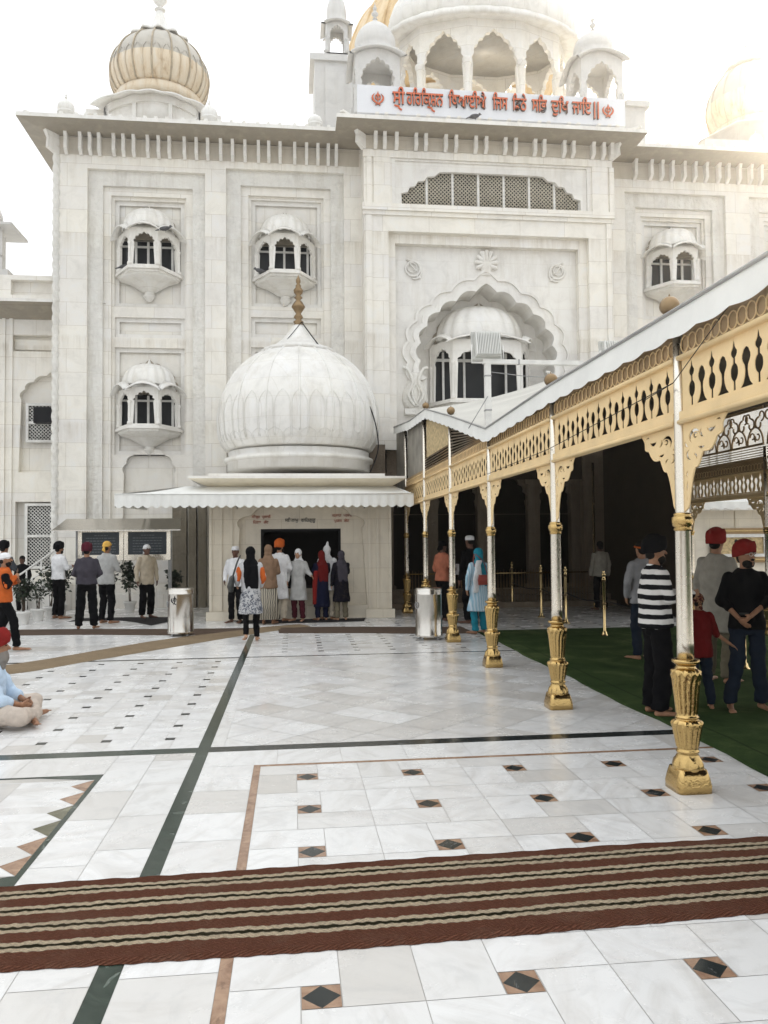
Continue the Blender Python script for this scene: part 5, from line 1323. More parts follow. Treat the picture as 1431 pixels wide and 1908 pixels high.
# ============================================================ BINS
def bin_(x,y,h,r,label,emb=False,rz=0):
    o=E('steel_bin',(x,y,0),label,'bin','brushed steel bins',rz); mb=MB()
    mb.lathe([(r*.96,.05),(r,.055),(r,.09),(r*.985,.095),(r*.985,h-.10),(r*1.01,h-.095),(r*1.01,h-.08),(r*.985,h-.075),(r,h-.01),(r*.97,h)],56); mb.build('body','steel',o)
    mb=MB(); mb.lathe([(r*.97,h-.002),(r*.95,h+.012),(r*.6,h+.016),(.001,h+.018)],48); mb.build('lid','steel',o)
    for k in range(4): 
        a=PI/4+k*PI/2; mb=MB(); mb.lathe([(.018,0),(.022,.01),(.022,.05)],12,(r*.8*math.cos(a),r*.8*math.sin(a),0)); mb.build('foot','grey_metal',o)
    mb=MB(); a=-PI/2-1.25; mb.tube([(r*1.0*math.cos(a)+.05*math.cos(t)*math.sin(a)*-1,r*1.04*math.sin(a)+.05*math.cos(t)*math.cos(a),h*.68+.05*math.sin(t)) for t in np.linspace(0,2*PI,16,endpoint=False)],.008,5,closed=True); mb.build('ring_handle','grey_metal',o)
    if emb:
        mb=MB(); khanda(mb,-.08,h*.76,.085,-r-.004,0,0,.006)
        mb.v=[(x_,y_ - (math.sqrt(max(r*r-x_*x_,0))-r),z_) for x_,y_,z_ in mb.v]; mb.build('emblem','black',o)
bin_(-2.05,15.0,.86,.235,'steel bin at the left end of the kiosk, with a small emblem on its side',True); bin_(2.34,13.65,.87,.235,'steel bin standing in front of a golden canopy column')
# ============================================================ NOTICE BOARDS
nb=E('notice_board',(-3.95,19.4,0),'two dark inscribed boards in golden frames under a sloping metal roof','notice board'); NX0=-3.95
def bo(mb,name,m): return mb.build(name,m,nb)
mb=MB(); 
for x in (-5.02,-2.9): mb.box(x-NX0-.04,x-NX0+.04,-.02,.04,0,2.0)
mb.box(-5.0-NX0,-2.9-NX0,-.01,.03,1.30,1.33); bo(mb,'post','grey_metal')
mb=MB()
for a,b_ in ((-5.0,-3.97),(-3.95,-2.88)): mb.plate([rect(a-NX0,b_-NX0,1.30,2.02),rect(a-NX0+.09,b_-NX0-.09,1.43,1.97)],.06,0,T_(0,-.06,0))
bo(mb,'frame','shaft_metal')
for a,b_ in ((-5.0,-3.97),(-3.95,-2.88)):
    mb=MB(); mb.box(a-NX0+.088,b_-NX0-.088,-.03,-.012,1.432,1.968); bo(mb,'board','board_dark')
    mb=MB()
    rr2=random.Random(int(a*10))
    for r_i in range(7):
        z=1.88-.065*r_i; wd=.34 if r_i not in(0,) else .15; x=(a+b_)/2-NX0-wd
        while x<(a+b_)/2-NX0+wd: l=.03+.05*rr2.random(); mb.box(x,min(x+l,(a+b_)/2-NX0+wd),-.034,-.031,z,z+.018); x+=l+.02
    bo(mb,'lettering','text_grey')
mb=MB(); mb.add([(-5.45-NX0,-.55,1.99),(-2.58-NX0,-.55,1.99),(-2.66-NX0,.1,2.27),(-5.30-NX0,.1,2.27),(-5.45-NX0,-.55,2.01),(-2.58-NX0,-.55,2.01),(-2.66-NX0,.1,2.29),(-5.30-NX0,.1,2.29)],[(0,3,2,1),(4,5,6,7),(0,1,5,4),(1,2,6,5),(3,0,4,7)]); mb.box(-5.30-NX0,-2.66-NX0,.1,.4,2.1,2.29); bo(mb,'roof','steel')
# ============================================================ PLANTS
def plant(x,y,h,spread,label,seed,n=150,leaf=.05,dense=False,flower=False):
    r=E('potted_plant',(x,y,0),label,'potted plant','plants in white pots along the left wall'); R=random.Random(seed)
    mb=MB(); mb.lathe([(.095,0),(.10,.01),(.135,.22),(.155,.225),(.158,.275),(.145,.28),(.138,.25)],28); mb.build('pot','pot_white',r)
    mb=MB(); mb.lathe([(.138,.245),(.05,.255),(.001,.26)],20); mb.build('soil','soil',r)
    st=MB(); lf=MB(); tips=[]
    for k in range(5):
        a=R.random()*6.28; p=[(R.uniform(-.03,.03),R.uniform(-.03,.03),.25)]; q_=spread*R.uniform(.3,.9)
        mid=(q_*.4*math.cos(a),q_*.4*math.sin(a),.25+h*.5); e=(q_*math.cos(a),q_*math.sin(a),.25+h*R.uniform(.75,1)); pts=bez([p[0],mid,e],5); st.tube(pts,[.009-.0007*i for i in range(len(pts))],5); tips+=pts[4:]
    for k in range(n):
        c=Vector(R.choice(tips)); d=Vector((R.gauss(0,1),R.gauss(0,1),R.gauss(.2,.7))).normalized(); c+=d*R.uniform(.0,spread*.45); l=leaf*R.uniform(.7,1.3)
        sd_=d.cross(Vector((R.random(),R.random(),R.random()))).normalized()*l*.32; u_=Vector((0,0,l*.12))
        lf.add([c,c+d*l*.5+sd_+u_,c+d*l,c+d*l*.5-sd_+u_,c+d*l*.5],[(0,1,4),(1,2,4),(2,3,4),(3,0,4)],0 if not(flower and k%4==0) else 1)
    st.build('stem','stem_brown',r); lf.build('foliage',['leaf_green','pot_white'],r)
plant(-5.71,17.75,.75,.26,'plant in the white pot nearest the camera at the foot of the rail',1,330,.085)
plant(-5.60,18.4,.6,.22,'white flowering plant in the second pot of the row by the rail',2,260,.07,False,True)
plant(-5.50,19.0,1.0,.32,'dark bushy plant in the third pot of the row by the rail',3,520,.09)
plant(-5.42,19.5,.95,.28,'dark plant in the farthest pot, beside the man in the white shirt',4,420,.09)
plant(-4.47,20.2,.95,.24,'thin plant in a white pot beside the man in the yellow turban',5,200,.10)
plant(-3.98,20.2,1.0,.26,'tall leafy plant in a white pot between the notice board posts',6,230,.11)
plant(-2.95,20.2,.8,.24,'plant in a pot beside the man in the beige shirt, below the awning',7,200,.11)
# ============================================================ STAIR RAIL and steps
rl=E('handrail',(-6.6,20.6,0),'white metal handrail rising to the right at the side-building steps','handrail')
mb=MB(); mb.tube([(-.35,0,.78),(.0,0,1.02),(.75,0,1.56)],.024,8); mb.tube([(-.35,0,.5),(.75,0,1.2)],.02,6); mb.build('rail','frame_white',rl)
for x,h in ((-.33,.78),(.05,1.05),(.4,1.3),(.72,1.53)):
    mb=MB(); mb.tube([(x,0,0),(x,0,h)],.02,6); mb.build('post','frame_white',rl)
sp_=E('steps',(-7.2,21.4,0),'low marble steps beneath the handrail at the side building','steps')
for k in range(4):
    mb=MB(); mb.box(-1.2+.3*k,1.5,-.5,1.0,.17*k+(.002 if k else 0),.17*(k+1)); mb.build('step','marble_smooth',sp_)
# ============================================================ STALL BEYOND THE RIGHT ROW
stall=E('stall',(12.5,19.6,0),'pale walled stall with a scalloped white awning seen through the right side of the canopy','stall')
mb=MB(); mb.box(-3.6,5,0,.12,0,2.42)
for k in range(7): mb.box(-3.5+1.25*k,-3.44+1.25*k,-.03,-.001,0,2.4)
mb.build('wall','marble_warm',stall)
mb=MB(); valance(mb,(-3.7,-.5),(5,-.5),2.62,2.62,.15,.3,.05); mb.add([(-3.7,-.5,2.62),(5,-.5,2.62),(5,.1,2.75),(-3.7,.1,2.75)],[(0,1,2,3)]); mb.build('awning','canvas',stall)
pf=E('picture_frame',(11.5,19.5,1.4),'ornate brown and white framed picture on the stall wall behind the man in glasses','picture')
mb=MB(); mb.plate([rect(-.72,1.0,-.35,.55),rect(-.56,.84,-.2,.40)],.06,0); mb.build('outer_frame','dark_brass',pf)
mb=MB(); mb.plate([rect(-.57,.85,-.21,.41),rect(-.47,.75,-.12,.31)],.04,0,T_(0,.012,0)); mb.build('inner_frame','frame_white',pf)
mb=MB(); mb.box(-.48,.76,.06,.065,-.13,.32); mb.build('picture','pattern_fabric',pf)
mb=MB(); mb.ell((.0,.05,.2),(.05,.02,.06),10,8); mb.loft([((0,.05,-.1),.10,.02),((0,.05,.05),.11,.02),((0,.05,.14),.06,.02)],12); mb.build('painted_figure','black',pf)
mb=MB(); R=random.Random(5)
for k in range(60):
    x=-.64+1.56*k/59; mb.ell((x,-.01,.475+.0),(.013,.01,.028),6,4); mb.ell((x,-.01,-.275),(.013,.01,.028),6,4)
mb.build('beading','brass_plain',pf)
# ============================================================ BIRDS
def bird(u,v,Y,label,rz):
    x,z=AY(u,v,Y); mb=MB(); M=T_(x,Y,z,rz)
    mb.ell((0,0,.06),(.13,.05,.055),12,8,0,M,Matrix.Rotation(-.35,3,'Y')); mb.ell((.13,0,.13),(.035,.03,.035),10,8,0,M); mb.cap((-.1,0,.04),(-.24,0,-.02),.03,.012,8,0,M); mb.cap((.16,0,.13),(.19,0,.12),.01,.003,6,0,M)
    for s in (-1,1): mb.ell((-.03,s*.045,.06),(.12,.015,.04),10,6,0,M,Matrix.Rotation(-.25,3,'Y')); mb.cap((.01,s*.02,.02),(.015,s*.02,-.03),.006,.005,6,0,M)
    tag(mb.build('pigeon','pigeon_grey'),label,'bird','pigeons on the temple front')
bird(308,430,YW-.62,'pigeon on the hood of the upper left oriel window',.2); bird(233,501,YW-.05,'pigeon sitting on the sill of the upper left oriel window',.3)
bird(483,508,YW-.25,'pigeon on the sill of the oriel window above the kiosk dome',2.6); bird(885,221,YC-.75,'pigeon on the middle cornice under the orange lettering',.1)
# ============================================================ PEOPLE
from mathutils import noise as mnoise
def remeshed(mb,vox,it=3,fold=None,amp=.0,fr=(9,9,3),seed=0):
    me=bpy.data.meshes.new('tmp'); me.from_pydata(mb.v,[],mb.f); me.update()
    ob=bpy.data.objects.new('tmp',me); COL.objects.link(ob)
    r=ob.modifiers.new('r','REMESH'); r.mode='VOXEL'; r.voxel_size=vox
    s=ob.modifiers.new('s','SMOOTH'); s.factor=.5; s.iterations=it
    dg=bpy.context.evaluated_depsgraph_get(); m2=bpy.data.meshes.new_from_object(ob.evaluated_get(dg))
    out=MB(); V=[v.co.copy() for v in m2.vertices]
    if amp:
        N=[v.normal.copy() for v in m2.vertices]
        for i,p in enumerate(V):
            q_=Vector((p.x*fr[0]+seed,p.y*fr[1]+seed*1.7,p.z*fr[2]))
            n1=mnoise.noise(q_)+.5*mnoise.noise(q_*2.1)
            V[i]=p+N[i]*((n1+.35)*amp)
    out.add(V,[tuple(p.vertices) for p in m2.polygons],0,True)
    bpy.data.objects.remove(ob); bpy.data.meshes.remove(me); bpy.data.meshes.remove(m2); return out
def cloth(name,col,rough=.85,**k): return plain('cloth_'+name,col,rough,0,.13,11,.25,140,spec=.06,**k)
def skin(name,col): 
    m=plain('skin_'+name,col,.55,0,.22,14,spec=.3); return m
skin('mid',(.30,.155,.09)); skin('dark',(.12,.06,.04)); skin('light',(.42,.24,.15))
for n,c in dict(white=(.72,.72,.73),cream=(.55,.48,.38),beige=(.50,.43,.33),black=(.005,.005,.006),navy=(.008,.010,.028),grey=(.055,.06,.068),midgrey=(.26,.26,.27),slate=(.055,.05,.062),maroon=(.07,.012,.02),red=(.20,.018,.016),darkred=(.12,.010,.010),orange=(.50,.11,.025),yellow=(.70,.42,.10),brown=(.22,.14,.09),lightblue=(.50,.62,.76),teal=(.02,.22,.30),olive=(.15,.13,.09),denim=(.014,.02,.032),palegrey=(.42,.42,.41),tanpants=(.50,.43,.37),salmon=(.42,.15,.09),pink=(.45,.18,.2),green=(.02,.045,.04),taupe=(.30,.28,.24)).items(): cloth(n,c)
def pattern(name,base,fn):
    m,t,b=nmat(name); c=fn(t,base); L(t,c,b.inputs['Base Color']); b.inputs['Roughness'].default_value=.85; b.inputs['Specular IOR Level'].default_value=.06; return m
def stripes_h(t,base):
    P=pos(t,obj=True); s=nd(t,'ShaderNodeSeparateXYZ'); L(t,P,s.inputs[0])
    z=mth(t,'ADD',s.outputs[2],mth(t,'MULTIPLY',mth(t,'SUBTRACT',noise(t,P,5,2),.5),.03))
    f=mth(t,'FRACT',mth(t,'MULTIPLY',z,10.6)); return ramp(t,f,[(0,(.008,.008,.01)),(.46,(.008,.008,.01)),(.5,(.62,.6,.58)),(.96,(.62,.6,.58)),(1,(.02,.02,.025))])
pattern('cloth_striped',None,stripes_h)
def stripes_v(t,base):
    P=pos(t,obj=True); s=nd(t,'ShaderNodeSeparateXYZ'); L(t,P,s.inputs[0])
    z=mth(t,'ADD',s.outputs[0],mth(t,'MULTIPLY',mth(t,'SUBTRACT',noise(t,P,7,2),.5),.03))
    f=mth(t,'FRACT',mth(t,'MULTIPLY',z,26)); return ramp(t,f,[(0,(.06,.055,.045)),(.35,(.08,.07,.06)),(.45,(.45,.41,.33)),(.9,(.5,.46,.38)),(1,(.06,.055,.045))])
pattern('cloth_pleated_dark',None,stripes_v)
def pleat_b(t,base):
    P=pos(t,obj=True); s=nd(t,'ShaderNodeSeparateXYZ'); L(t,P,s.inputs[0])
    z=mth(t,'ADD',s.outputs[0],mth(t,'MULTIPLY',mth(t,'SUBTRACT',noise(t,P,4,2),.5),.04))
    f=mth(t,'FRACT',mth(t,'MULTIPLY',z,22)); return ramp(t,f,[(0,(.25,.45,.58)),(.4,(.45,.6,.7)),(.6,(.62,.7,.76)),(1,(.3,.5,.6))])
pattern('cloth_pleated_blue',None,pleat_b)
def flower(t,base):
    P=pos(t,obj=True); v=nd(t,'ShaderNodeTexVoronoi',feature='F1'); v.inputs['Scale'].default_value=9; L(t,P,v.inputs[0])
    w_=noise(t,P,14,3,.6,1.6)
    s=nd(t,'ShaderNodeSeparateXYZ'); L(t,P,s.inputs[0])
    k=ramp(t,w_,[(.50,(0,0,0)),(.54,(1,1,1)),(.60,(1,1,1)),(.64,(0,0,0))]); zz=ramp(t,mth(t,'MULTIPLY',s.outputs[2],1.0),[(.40,(1,1,1)),(.86,(1,1,1)),(.92,(0,0,0))])
    k=mix(t,1.0,k,zz,'MULTIPLY')
    return mix(t,k,ramp(t,noise(t,P,3),[(.3,(.40,.40,.41)),(.7,(.5,.5,.5))]),(.05,.06,.09))
pattern('cloth_print',None,flower)
def embro(t,base):
    P=pos(t,obj=True); w_=noise(t,P,26,3,.6,1.2); return mix(t,ramp(t,w_,[(.6,(0,0,0)),(.64,(.5,.5,.5)),(.68,(0,0,0))]),(.006,.006,.012),(.2,.15,.08))
pattern('cloth_embroidered',None,embro)
def floral(t,base):
    P=pos(t,obj=True); w_=noise(t,P,32,2,.6,1.0); return ramp(t,w_,[(.38,(.03,.015,.015)),(.5,(.12,.02,.015)),(.6,(.4,.28,.16)),(.7,(.15,.03,.02))])
pattern('cloth_floral',None,floral)
plain('hair_black',(.008,.007,.006),.7,spec=.12); plain('hair_grey',(.22,.2,.18),.8,spec=.1); plain('eye_dark',(.015,.01,.008),.25); plain('bag_red',(.28,.045,.03),.5); plain('leather_dark',(.02,.022,.02),.45)
def hand(mb,w_,d,side,curl=.5,s=1.0,fl=None):
    """palm, four curled fingers and a thumb from the wrist w_ along direction d"""
    w_=Vector(w_); d=Vector(d).normalized(); n=Vector((side,0,0)) if fl is None else Vector(fl); n=(n-d*n.dot(d)).normalized(); a=d.cross(n).normalized()  # a: across the palm
    if a.y<0: a=-a
    pc_=w_+d*.045*s; q_=Matrix((n,a,d)).transposed()
    mb.ell(pc_,(.017*s,.040*s,.050*s),10,8,0,None,q_)
    for k,(o,l) in enumerate(((.030,.072),(.010,.080),(-.010,.075),(-.029,.060))):
        b0=w_+d*.082*s+a*o*s; b1=b0+(d*(1-.3*curl)-n*curl*.5).normalized()*l*.5*s; b2=b1+(d*(1-curl)-n*curl*1.1).normalized()*l*.5*s
        mb.cap(b0-d*.02*s,b1,.0095*s,.0085*s,6); mb.cap(b1,b2,.0085*s,.007*s,6)
    t0=w_+d*.03*s+a*.032*s; t1=t0+(d*.7+a*.7-n*.2).normalized()*.035*s; t2=t1+(d*1+a*.15-n*.5).normalized()*.03*s; mb.cap(t0,t1,.012*s,.010*s,6); mb.cap(t1,t2,.010*s,.008*s,6)
STD=dict(RS=(.165,0,1.395),LS=(-.165,0,1.395),RE=(.225,-.02,1.15),LE=(-.225,-.02,1.15),RW=(.235,.05,.90),LW=(-.235,.05,.90),
         RH=(.09,0,.93),LH=(-.09,0,.93),RK=(.10,.03,.50),LK=(-.10,.03,.50),RA=(.105,-.01,.085),LA=(-.105,-.01,.085))
def person(x,y,H,rz,label,top='white',bottom='black',sk='mid',head='turban',hcol='black',pose=None,hem=.86,sleeve=1.0,flare=0,vox=.013,beard=None,fat=1.0,barefoot=True,hz=0,bhem=.09,glasses=False,headtilt=0,collar=None,belt=False,sl2=None,z=0,group=None,wide=1.0):
    J={k:Vector(v) for k,v in STD.items()}; 
    if pose: J.update({k:Vector(v) for k,v in pose.items()})
    k=H/1.80 if head in('turban','hood') else H/1.75
    tl=J.get('T',Vector((0,0,0)))   # upper body offset (lean)
    for n in ('RS','LS'): J[n]=J[n]+tl
    hc=Vector((0,.015,1.625))+tl*1.15; HR=Matrix.Rotation(hz,3,'Z')@Matrix.Rotation(headtilt,3,'X')
    def hp(a,b_,c): return hc+HR@Vector((a,b_,c))
    sc=Matrix.Scale(k,4)
    # ---- body
    mb=MB()
    mb.ell(hc,(.073,.088,.105),16,12,0,None,HR); mb.ell(hp(0,.03,-.055),(.052,.062,.062),12,8,0,None,HR)
    mb.cap(hp(0,.088,.01),hp(0,.112,-.022),.010,.015,8); mb.ell(hp(0,.085,-.058),(.026,.016,.012),10,6,0,None,HR); mb.ell(hp(0,.082,-.092),(.024,.02,.018),8,6,0,None,HR)
    for s in (-1,1): mb.ell(hp(s*.075,-.005,-.01),(.012,.022,.032),8,6,0,None,HR); mb.ell(hp(s*.033,.082,.025),(.02,.012,.008),8,6,0,None,HR)
    mb.cap(tl*.9+Vector((0,-.005,1.44)),hc+Vector((0,-.01,-.06)),.058,.052,12)
    mb.loft([((tl.x*t_,tl.y*t_,z_),rx,ry) for z_,rx,ry,t_ in ((.86,.12,.08,0),(1.05,.11,.075,.3),(1.25,.13,.085,.7),(1.38,.14,.075,1),(1.46,.06,.055,1))],18)
    for S_ in 'RL':
        sd=1 if S_=='R' else -1
        mb.cap(J[S_+'S'],J[S_+'E'],.038,.034,10); mb.cap(J[S_+'E'],J[S_+'W'],.034,.025,10); hand(mb,J[S_+'W'],J[S_+'W']-J[S_+'E'],sd,.45)
        mb.cap(J[S_+'H'],J[S_+'K'],.070,.046,10); mb.cap(J[S_+'K'],J[S_+'A'],.050,.034,10)
        A=J[S_+'A']; fd=J.get(S_+'F',Vector((sd*.04,.19,-.055))); 
        mb.cap(A+Vector((0,-.035,-.04)),A+fd,.034,.022,10); mb.ell(A+fd+Vector((0,0,.0)),(.042,.05,.022),10,6)
        for t_ in range(5): mb.ell(A+fd+Vector((sd*(.034-.016*t_)*-1*-1,.045-.006*abs(t_-0),-.004)),(.009,.018,.010),6,4)
    b_=remeshed(mb,min(vox,.0095) if vox<.012 else vox*.8,2); 
    V=[Vector(p)*k for p in b_.v]; b_.v=[tuple(p) for p in V]
    o=b_.build('person','skin_'+sk); o.location=(x,y,z); o.rotation_euler=(0,0,rz); tag(o,label,'person',group)
    def child(m_,name,mat,fold=0,fr=(9,9,3),it=3,v=None):
        r=remeshed(m_,v or vox,it,None,fold,fr,random.random()*9); r.v=[tuple(Vector(p)*k) for p in r.v]; return r.build(name,mat,o)
    # ---- trousers
    if bottom:
        mb=MB(); mb.loft([((0,0,.80),.12*fat,.09),((0,0,.92),.148*fat,.108),((0,.0,1.02),.142*fat,.106)],18)
        for S_ in 'RL':
            K,A=J[S_+'K'],J[S_+'A']; e=A+(K-A).normalized()*(bhem-.085)*1.0 if bhem>.085 else A
            w2=.060*wide; mb.cap(J[S_+'H']+Vector((0,0,-.03)),K,.082*fat,.070*wide,14); mb.cap(K,e+Vector((0,0,.055)),.070*wide,w2,14); mb.loft([(tuple(e+Vector((0,-.005,-.0))),w2*1.02,w2*1.08),(tuple(e+Vector((0,0,.09))),w2,w2)],14)
        child(mb,'trousers','cloth_'+bottom if 'cloth_'+bottom in MATS else bottom,.017,(8,8,10))
        if belt:
            mb=MB(); mb.lathe([(.159*fat*k,1.0*k),(.163*fat*k,1.0*k),(.163*fat*k,1.03*k),(.159*fat*k,1.03*k)],30,(0,0,0),0,None,None,0,2*PI,True,1,.78); mb.build('belt','leather_dark',o)
    # ---- top
    if top:
        mb=MB(); F_=fat
        secs=[]
        if hem<.8:
            for q_ in range(4): t_=q_/4; secs.append(((0,0,hem+(.86-hem)*t_),(.205+flare)*(1-t_)+.182*t_,(.155+flare*.8)*(1-t_)+.138*t_))
        else: secs.append(((0,0,hem),.190*F_,.142*F_))
        secs+= [((0,0,.95),.178*F_,.135*F_),((tl.x*.3,tl.y*.3,1.07),.160*F_,.122*F_),((tl.x*.6,tl.y*.6,1.22),.182*F_,.130*F_),((tl.x,tl.y,1.34),.190,.122),((tl.x,tl.y,1.40),.178,.105),((tl.x,tl.y,1.445),.13,.085),((tl.x,tl.y,1.485),.075,.068)]
        mb.loft(secs,24)
        for S_ in 'RL':
            mb.cap(J[S_+'S'],J[S_+'E'],.060,.052,12)
            if sleeve>.5: e=J[S_+'E'].lerp(J[S_+'W'],min(1,(sleeve-.5)*2)); mb.cap(J[S_+'E'],e,.053,.040,12)
        shirt=child(mb,'shirt' if hem>.7 else 'kurta','cloth_'+top if 'cloth_'+top in MATS else top,.015,(10,10,6))
        if collar:
            mb=MB(); mb.tube([(tl.x+.062*math.cos(a),tl.y+.062*math.sin(a)+.0,1.475+.012*math.sin(a+PI)) for a in np.linspace(0,2*PI,18,endpoint=False)],.016,6,closed=True); child(mb,'collar','cloth_'+collar,0,v=.007,it=1)
        if sl2:
            for S_ in 'RL':
                mb=MB(); mb.cap(J[S_+'S'].lerp(J[S_+'E'],.30),J[S_+'E'],.070,.058,12); mb.cap(J[S_+'E'],J[S_+'E'].lerp(J[S_+'W'],.45),.057,.048,12)
                child(mb,'sleeve','cloth_'+sl2,.008)
    # ---- head wear
    def hd(m_,name,mat,fold=.0,fr=(12,12,12),v=None): return child(m_,name,mat,fold,fr,2,v or min(vox,.010))
    mc='cloth_'+hcol
    if head=='turban':
        mb=MB(); mb.ell(hp(0,-.018,.080),(.098,.118,.098),20,12,0,None,HR@Matrix.Rotation(.30,3,'X'))
        for j in range(4):
            for s in (-1,1):
                pts=[]
                for i in range(20):
                    a=2*PI*i/20; zc=.03+.024*j; qf=math.sqrt(max(.12,1-((zc-.055)/.108)**2)); pts.append(hp(.099*qf*math.cos(a),-.016+.119*qf*math.sin(a),zc+s*.030*math.cos(a)+.028*math.sin(a)))
                mb.tube(pts,.0125,6,closed=True)
        mb.ell(hp(0,-.055,.045),(.085,.085,.075),14,10,0,None,HR); hd(mb,'turban',mc,.003,(30,30,60))
    elif head=='patka':
        mb=MB(); mb.ell(hp(0,-.008,.04),(.083,.102,.083),18,12,0,None,HR); mb.tube([hp(.084*math.cos(a),-.008+.103*math.sin(a),.03+.02*math.sin(a)) for a in np.linspace(0,2*PI,20,endpoint=False)],.011,6,closed=True)
        mb.ell(hp(0,-.108,.02),(.02,.022,.02),8,6); mb.cap(hp(0,-.11,.01),hp(.02,-.125,-.09),.014,.022,8); mb.cap(hp(0,-.11,.01),hp(-.025,-.12,-.07),.014,.02,8); hd(mb,'head_cloth',mc,.003)
    elif head=='bandana':
        mb=MB(); mb.ell(hp(0,-.012,.035),(.082,.100,.088),18,12,0,None,HR); mb.ell(hp(0,-.05,-.02),(.07,.055,.06),12,8,0,None,HR); hd(mb,'hair','hair_black',.004,(40,40,40))
        mb=MB(); mb.tube([hp(.088*math.cos(a),-.008+.106*math.sin(a),.03+.012*math.sin(a)) for a in np.linspace(0,2*PI,22,endpoint=False)],.016,6,closed=True); mb.cap(hp(-.03,-.115,.03),hp(-.06,-.15,-.03),.012,.02,6); hd(mb,'head_cloth',mc)
    elif head=='cap':
        mb=MB(); mb.lathe([(.084,.03),(.086,.06),(.080,.105),(.05,.125),(.001,.13)],20,(0,0,0)); mb.v=[tuple(hp(p[0],p[1]*1.2-.005,p[2])) for p in mb.v]; hd(mb,'cap',mc)
        mb=MB(); mb.ell(hp(0,-.03,.0),(.075,.07,.07),12,8,0,None,HR); hd(mb,'hair','hair_black')
    elif head in('scarf','hood'):
        mb=MB(); mb.ell(hp(0,-.018,.028),(.088,.108,.108),18,12,0,None,HR); mb.ell(hp(0,-.045,-.06),(.082,.08,.09),14,8,0,None,HR)
        mb.loft([((tl.x,tl.y-.03,1.36),.16,.10),((tl.x,tl.y-.025,1.44),.135,.095),((tl.x,tl.y-.02,1.52),.085,.08)],18)
        if head=='hood': mb.cap(hp(0,-.02,.09),hp(.02,-.05,.21),.06,.012,10)
        else: mb.loft([((tl.x+.02,-.115,.98),.12,.018),((tl.x,-.125,1.2),.14,.02),((tl.x,tl.y-.105,1.40),.13,.03)],16)
        hd(mb,'head_scarf',mc,.008,(14,14,6),.012)
    elif head=='hair':
        mb=MB(); mb.ell(hp(0,-.015,.03),(.082,.100,.092),18,12,0,None,HR); mb.ell(hp(0,-.05,-.03),(.07,.06,.07),12,8,0,None,HR); hd(mb,'hair','hair_black',.004,(40,40,40))
    if head not in('scarf','hood','hair','bandana','cap') :
        mb=MB(); mb.ell(hp(0,-.05,-.03),(.066,.048,.055),12,8,0,None,HR); hd(mb,'hair','hair_black')
    if beard:
        mb=MB(); mb.ell(hp(0,.035,-.082),(.062,.062,.055),14,10,0,None,HR); mb.ell(hp(0,.098,-.042),(.032,.014,.010),10,6,0,None,HR)
        hd(mb,'beard','hair_'+beard,.004,(50,50,50),.008)
    mb=MB()
    for s in (-1,1): mb.ell(hp(s*.031,.083,.012),(.012,.008,.006),8,6); mb.cap(hp(s*.018,.09,.034),hp(s*.048,.078,.035),.004,.003,5)
    mb.v=[tuple(Vector(p)*k) for p in mb.v]; mb.build('eyes','eye_dark',o)
    if glasses:
        mb=MB()
        for s in (-1,1):
            mb.tube([hp(s*.033+.024*math.cos(a),.103,.012+.018*math.sin(a)) for a in np.linspace(0,2*PI,14,endpoint=False)],.0022,4,closed=True); mb.tube([hp(s*.057,.10,.016),hp(s*.078,.0,.01)],.002,4)
        mb.tube([hp(-.009,.105,.014),hp(.009,.105,.014)],.002,4); mb.v=[tuple(Vector(p)*k) for p in mb.v]; mb.build('glasses','frame_white',o)
    return o,k,J,child
def thing_at(mb,name,mat,x,y,rz,label,cat,parts=None):
    o=mb.build(name,mat); o.location=(x,y,0); o.rotation_euler=(0,0,rz); tag(o,label,cat); return o
D=math.radians
# 1 woman with the tote
o,k,J,ch=person(-.72,13.88,1.63,.12,'woman in a black headscarf and printed grey kurta with orange sleeves, walking away barefoot','cloth_print','black','light','scarf','black',dict(RE=(.23,-.03,1.16),RW=(.20,.12,1.02),LE=(-.24,-.02,1.16),LW=(-.24,.14,1.05),LK=(-.09,.02,.52),LA=(-.10,-.22,.16),LF=(-.02,.14,-.10),RK=(.10,.06,.5),RA=(.11,.05,.085)),hem=.52,flare=.015,sl2='orange',wide=.78)
mb=MB(); mb.loft([((-.33,.02,.86),.035,.15),((-.34,.02,.95),.055,.16),((-.31,.02,1.10),.04,.12),((-.30,.02,1.13),.02,.10)],16); mb=remeshed(mb,.012,2,None,.01,(8,8,8)); mb.tube(bez([(-.30,.10,1.12),(-.22,.07,1.38),(-.17,.01,1.475),(-.22,-.05,1.38),(-.30,-.08,1.12)],5),.012,6)
thing_at(mb,'tote_bag','leather_dark',-.72,13.88,.12,'dark green tote bag hanging from the shoulder of the woman with orange sleeves','bag')
# queue at the kiosk
person(-1.20,17.1,1.62,D(160),'man in a white cap and white shirt standing left of the kiosk window','white','black','dark','cap','white',dict(RE=(.24,.02,1.15),RW=(.2,.15,.98)),hem=.84)
o,k,J,ch=person(-.50,16.7,1.64,-.2,'woman in a tan shawl and long pleated dark striped skirt at the kiosk','brown',None,'mid','scarf','brown',dict(RE=(.2,.05,1.15),RW=(.05,.2,1.1),LE=(-.2,.05,1.15),LW=(-.05,.2,1.12)),hem=.80,fat=1.08)
mb=MB(); mb.loft([((0,0,.12),.26,.19),((0,0,.5),.22,.17),((0,0,.92),.17,.13),((0,0,.98),.15,.12)],30,0,None,1,lambda a,t:1+.04*math.sin(a*14)); mb.v=[tuple(Vector(p)*k) for p in mb.v]; mb.build('skirt','cloth_pleated_dark',o)
person(-.28,17.2,1.78,-.45,'man in an orange turban and white kurta behind the tan-shawled woman','white','cream','mid','turban','orange',dict(RE=(.22,.05,1.15),RW=(.12,.2,1.05)),hem=.50,beard='black')
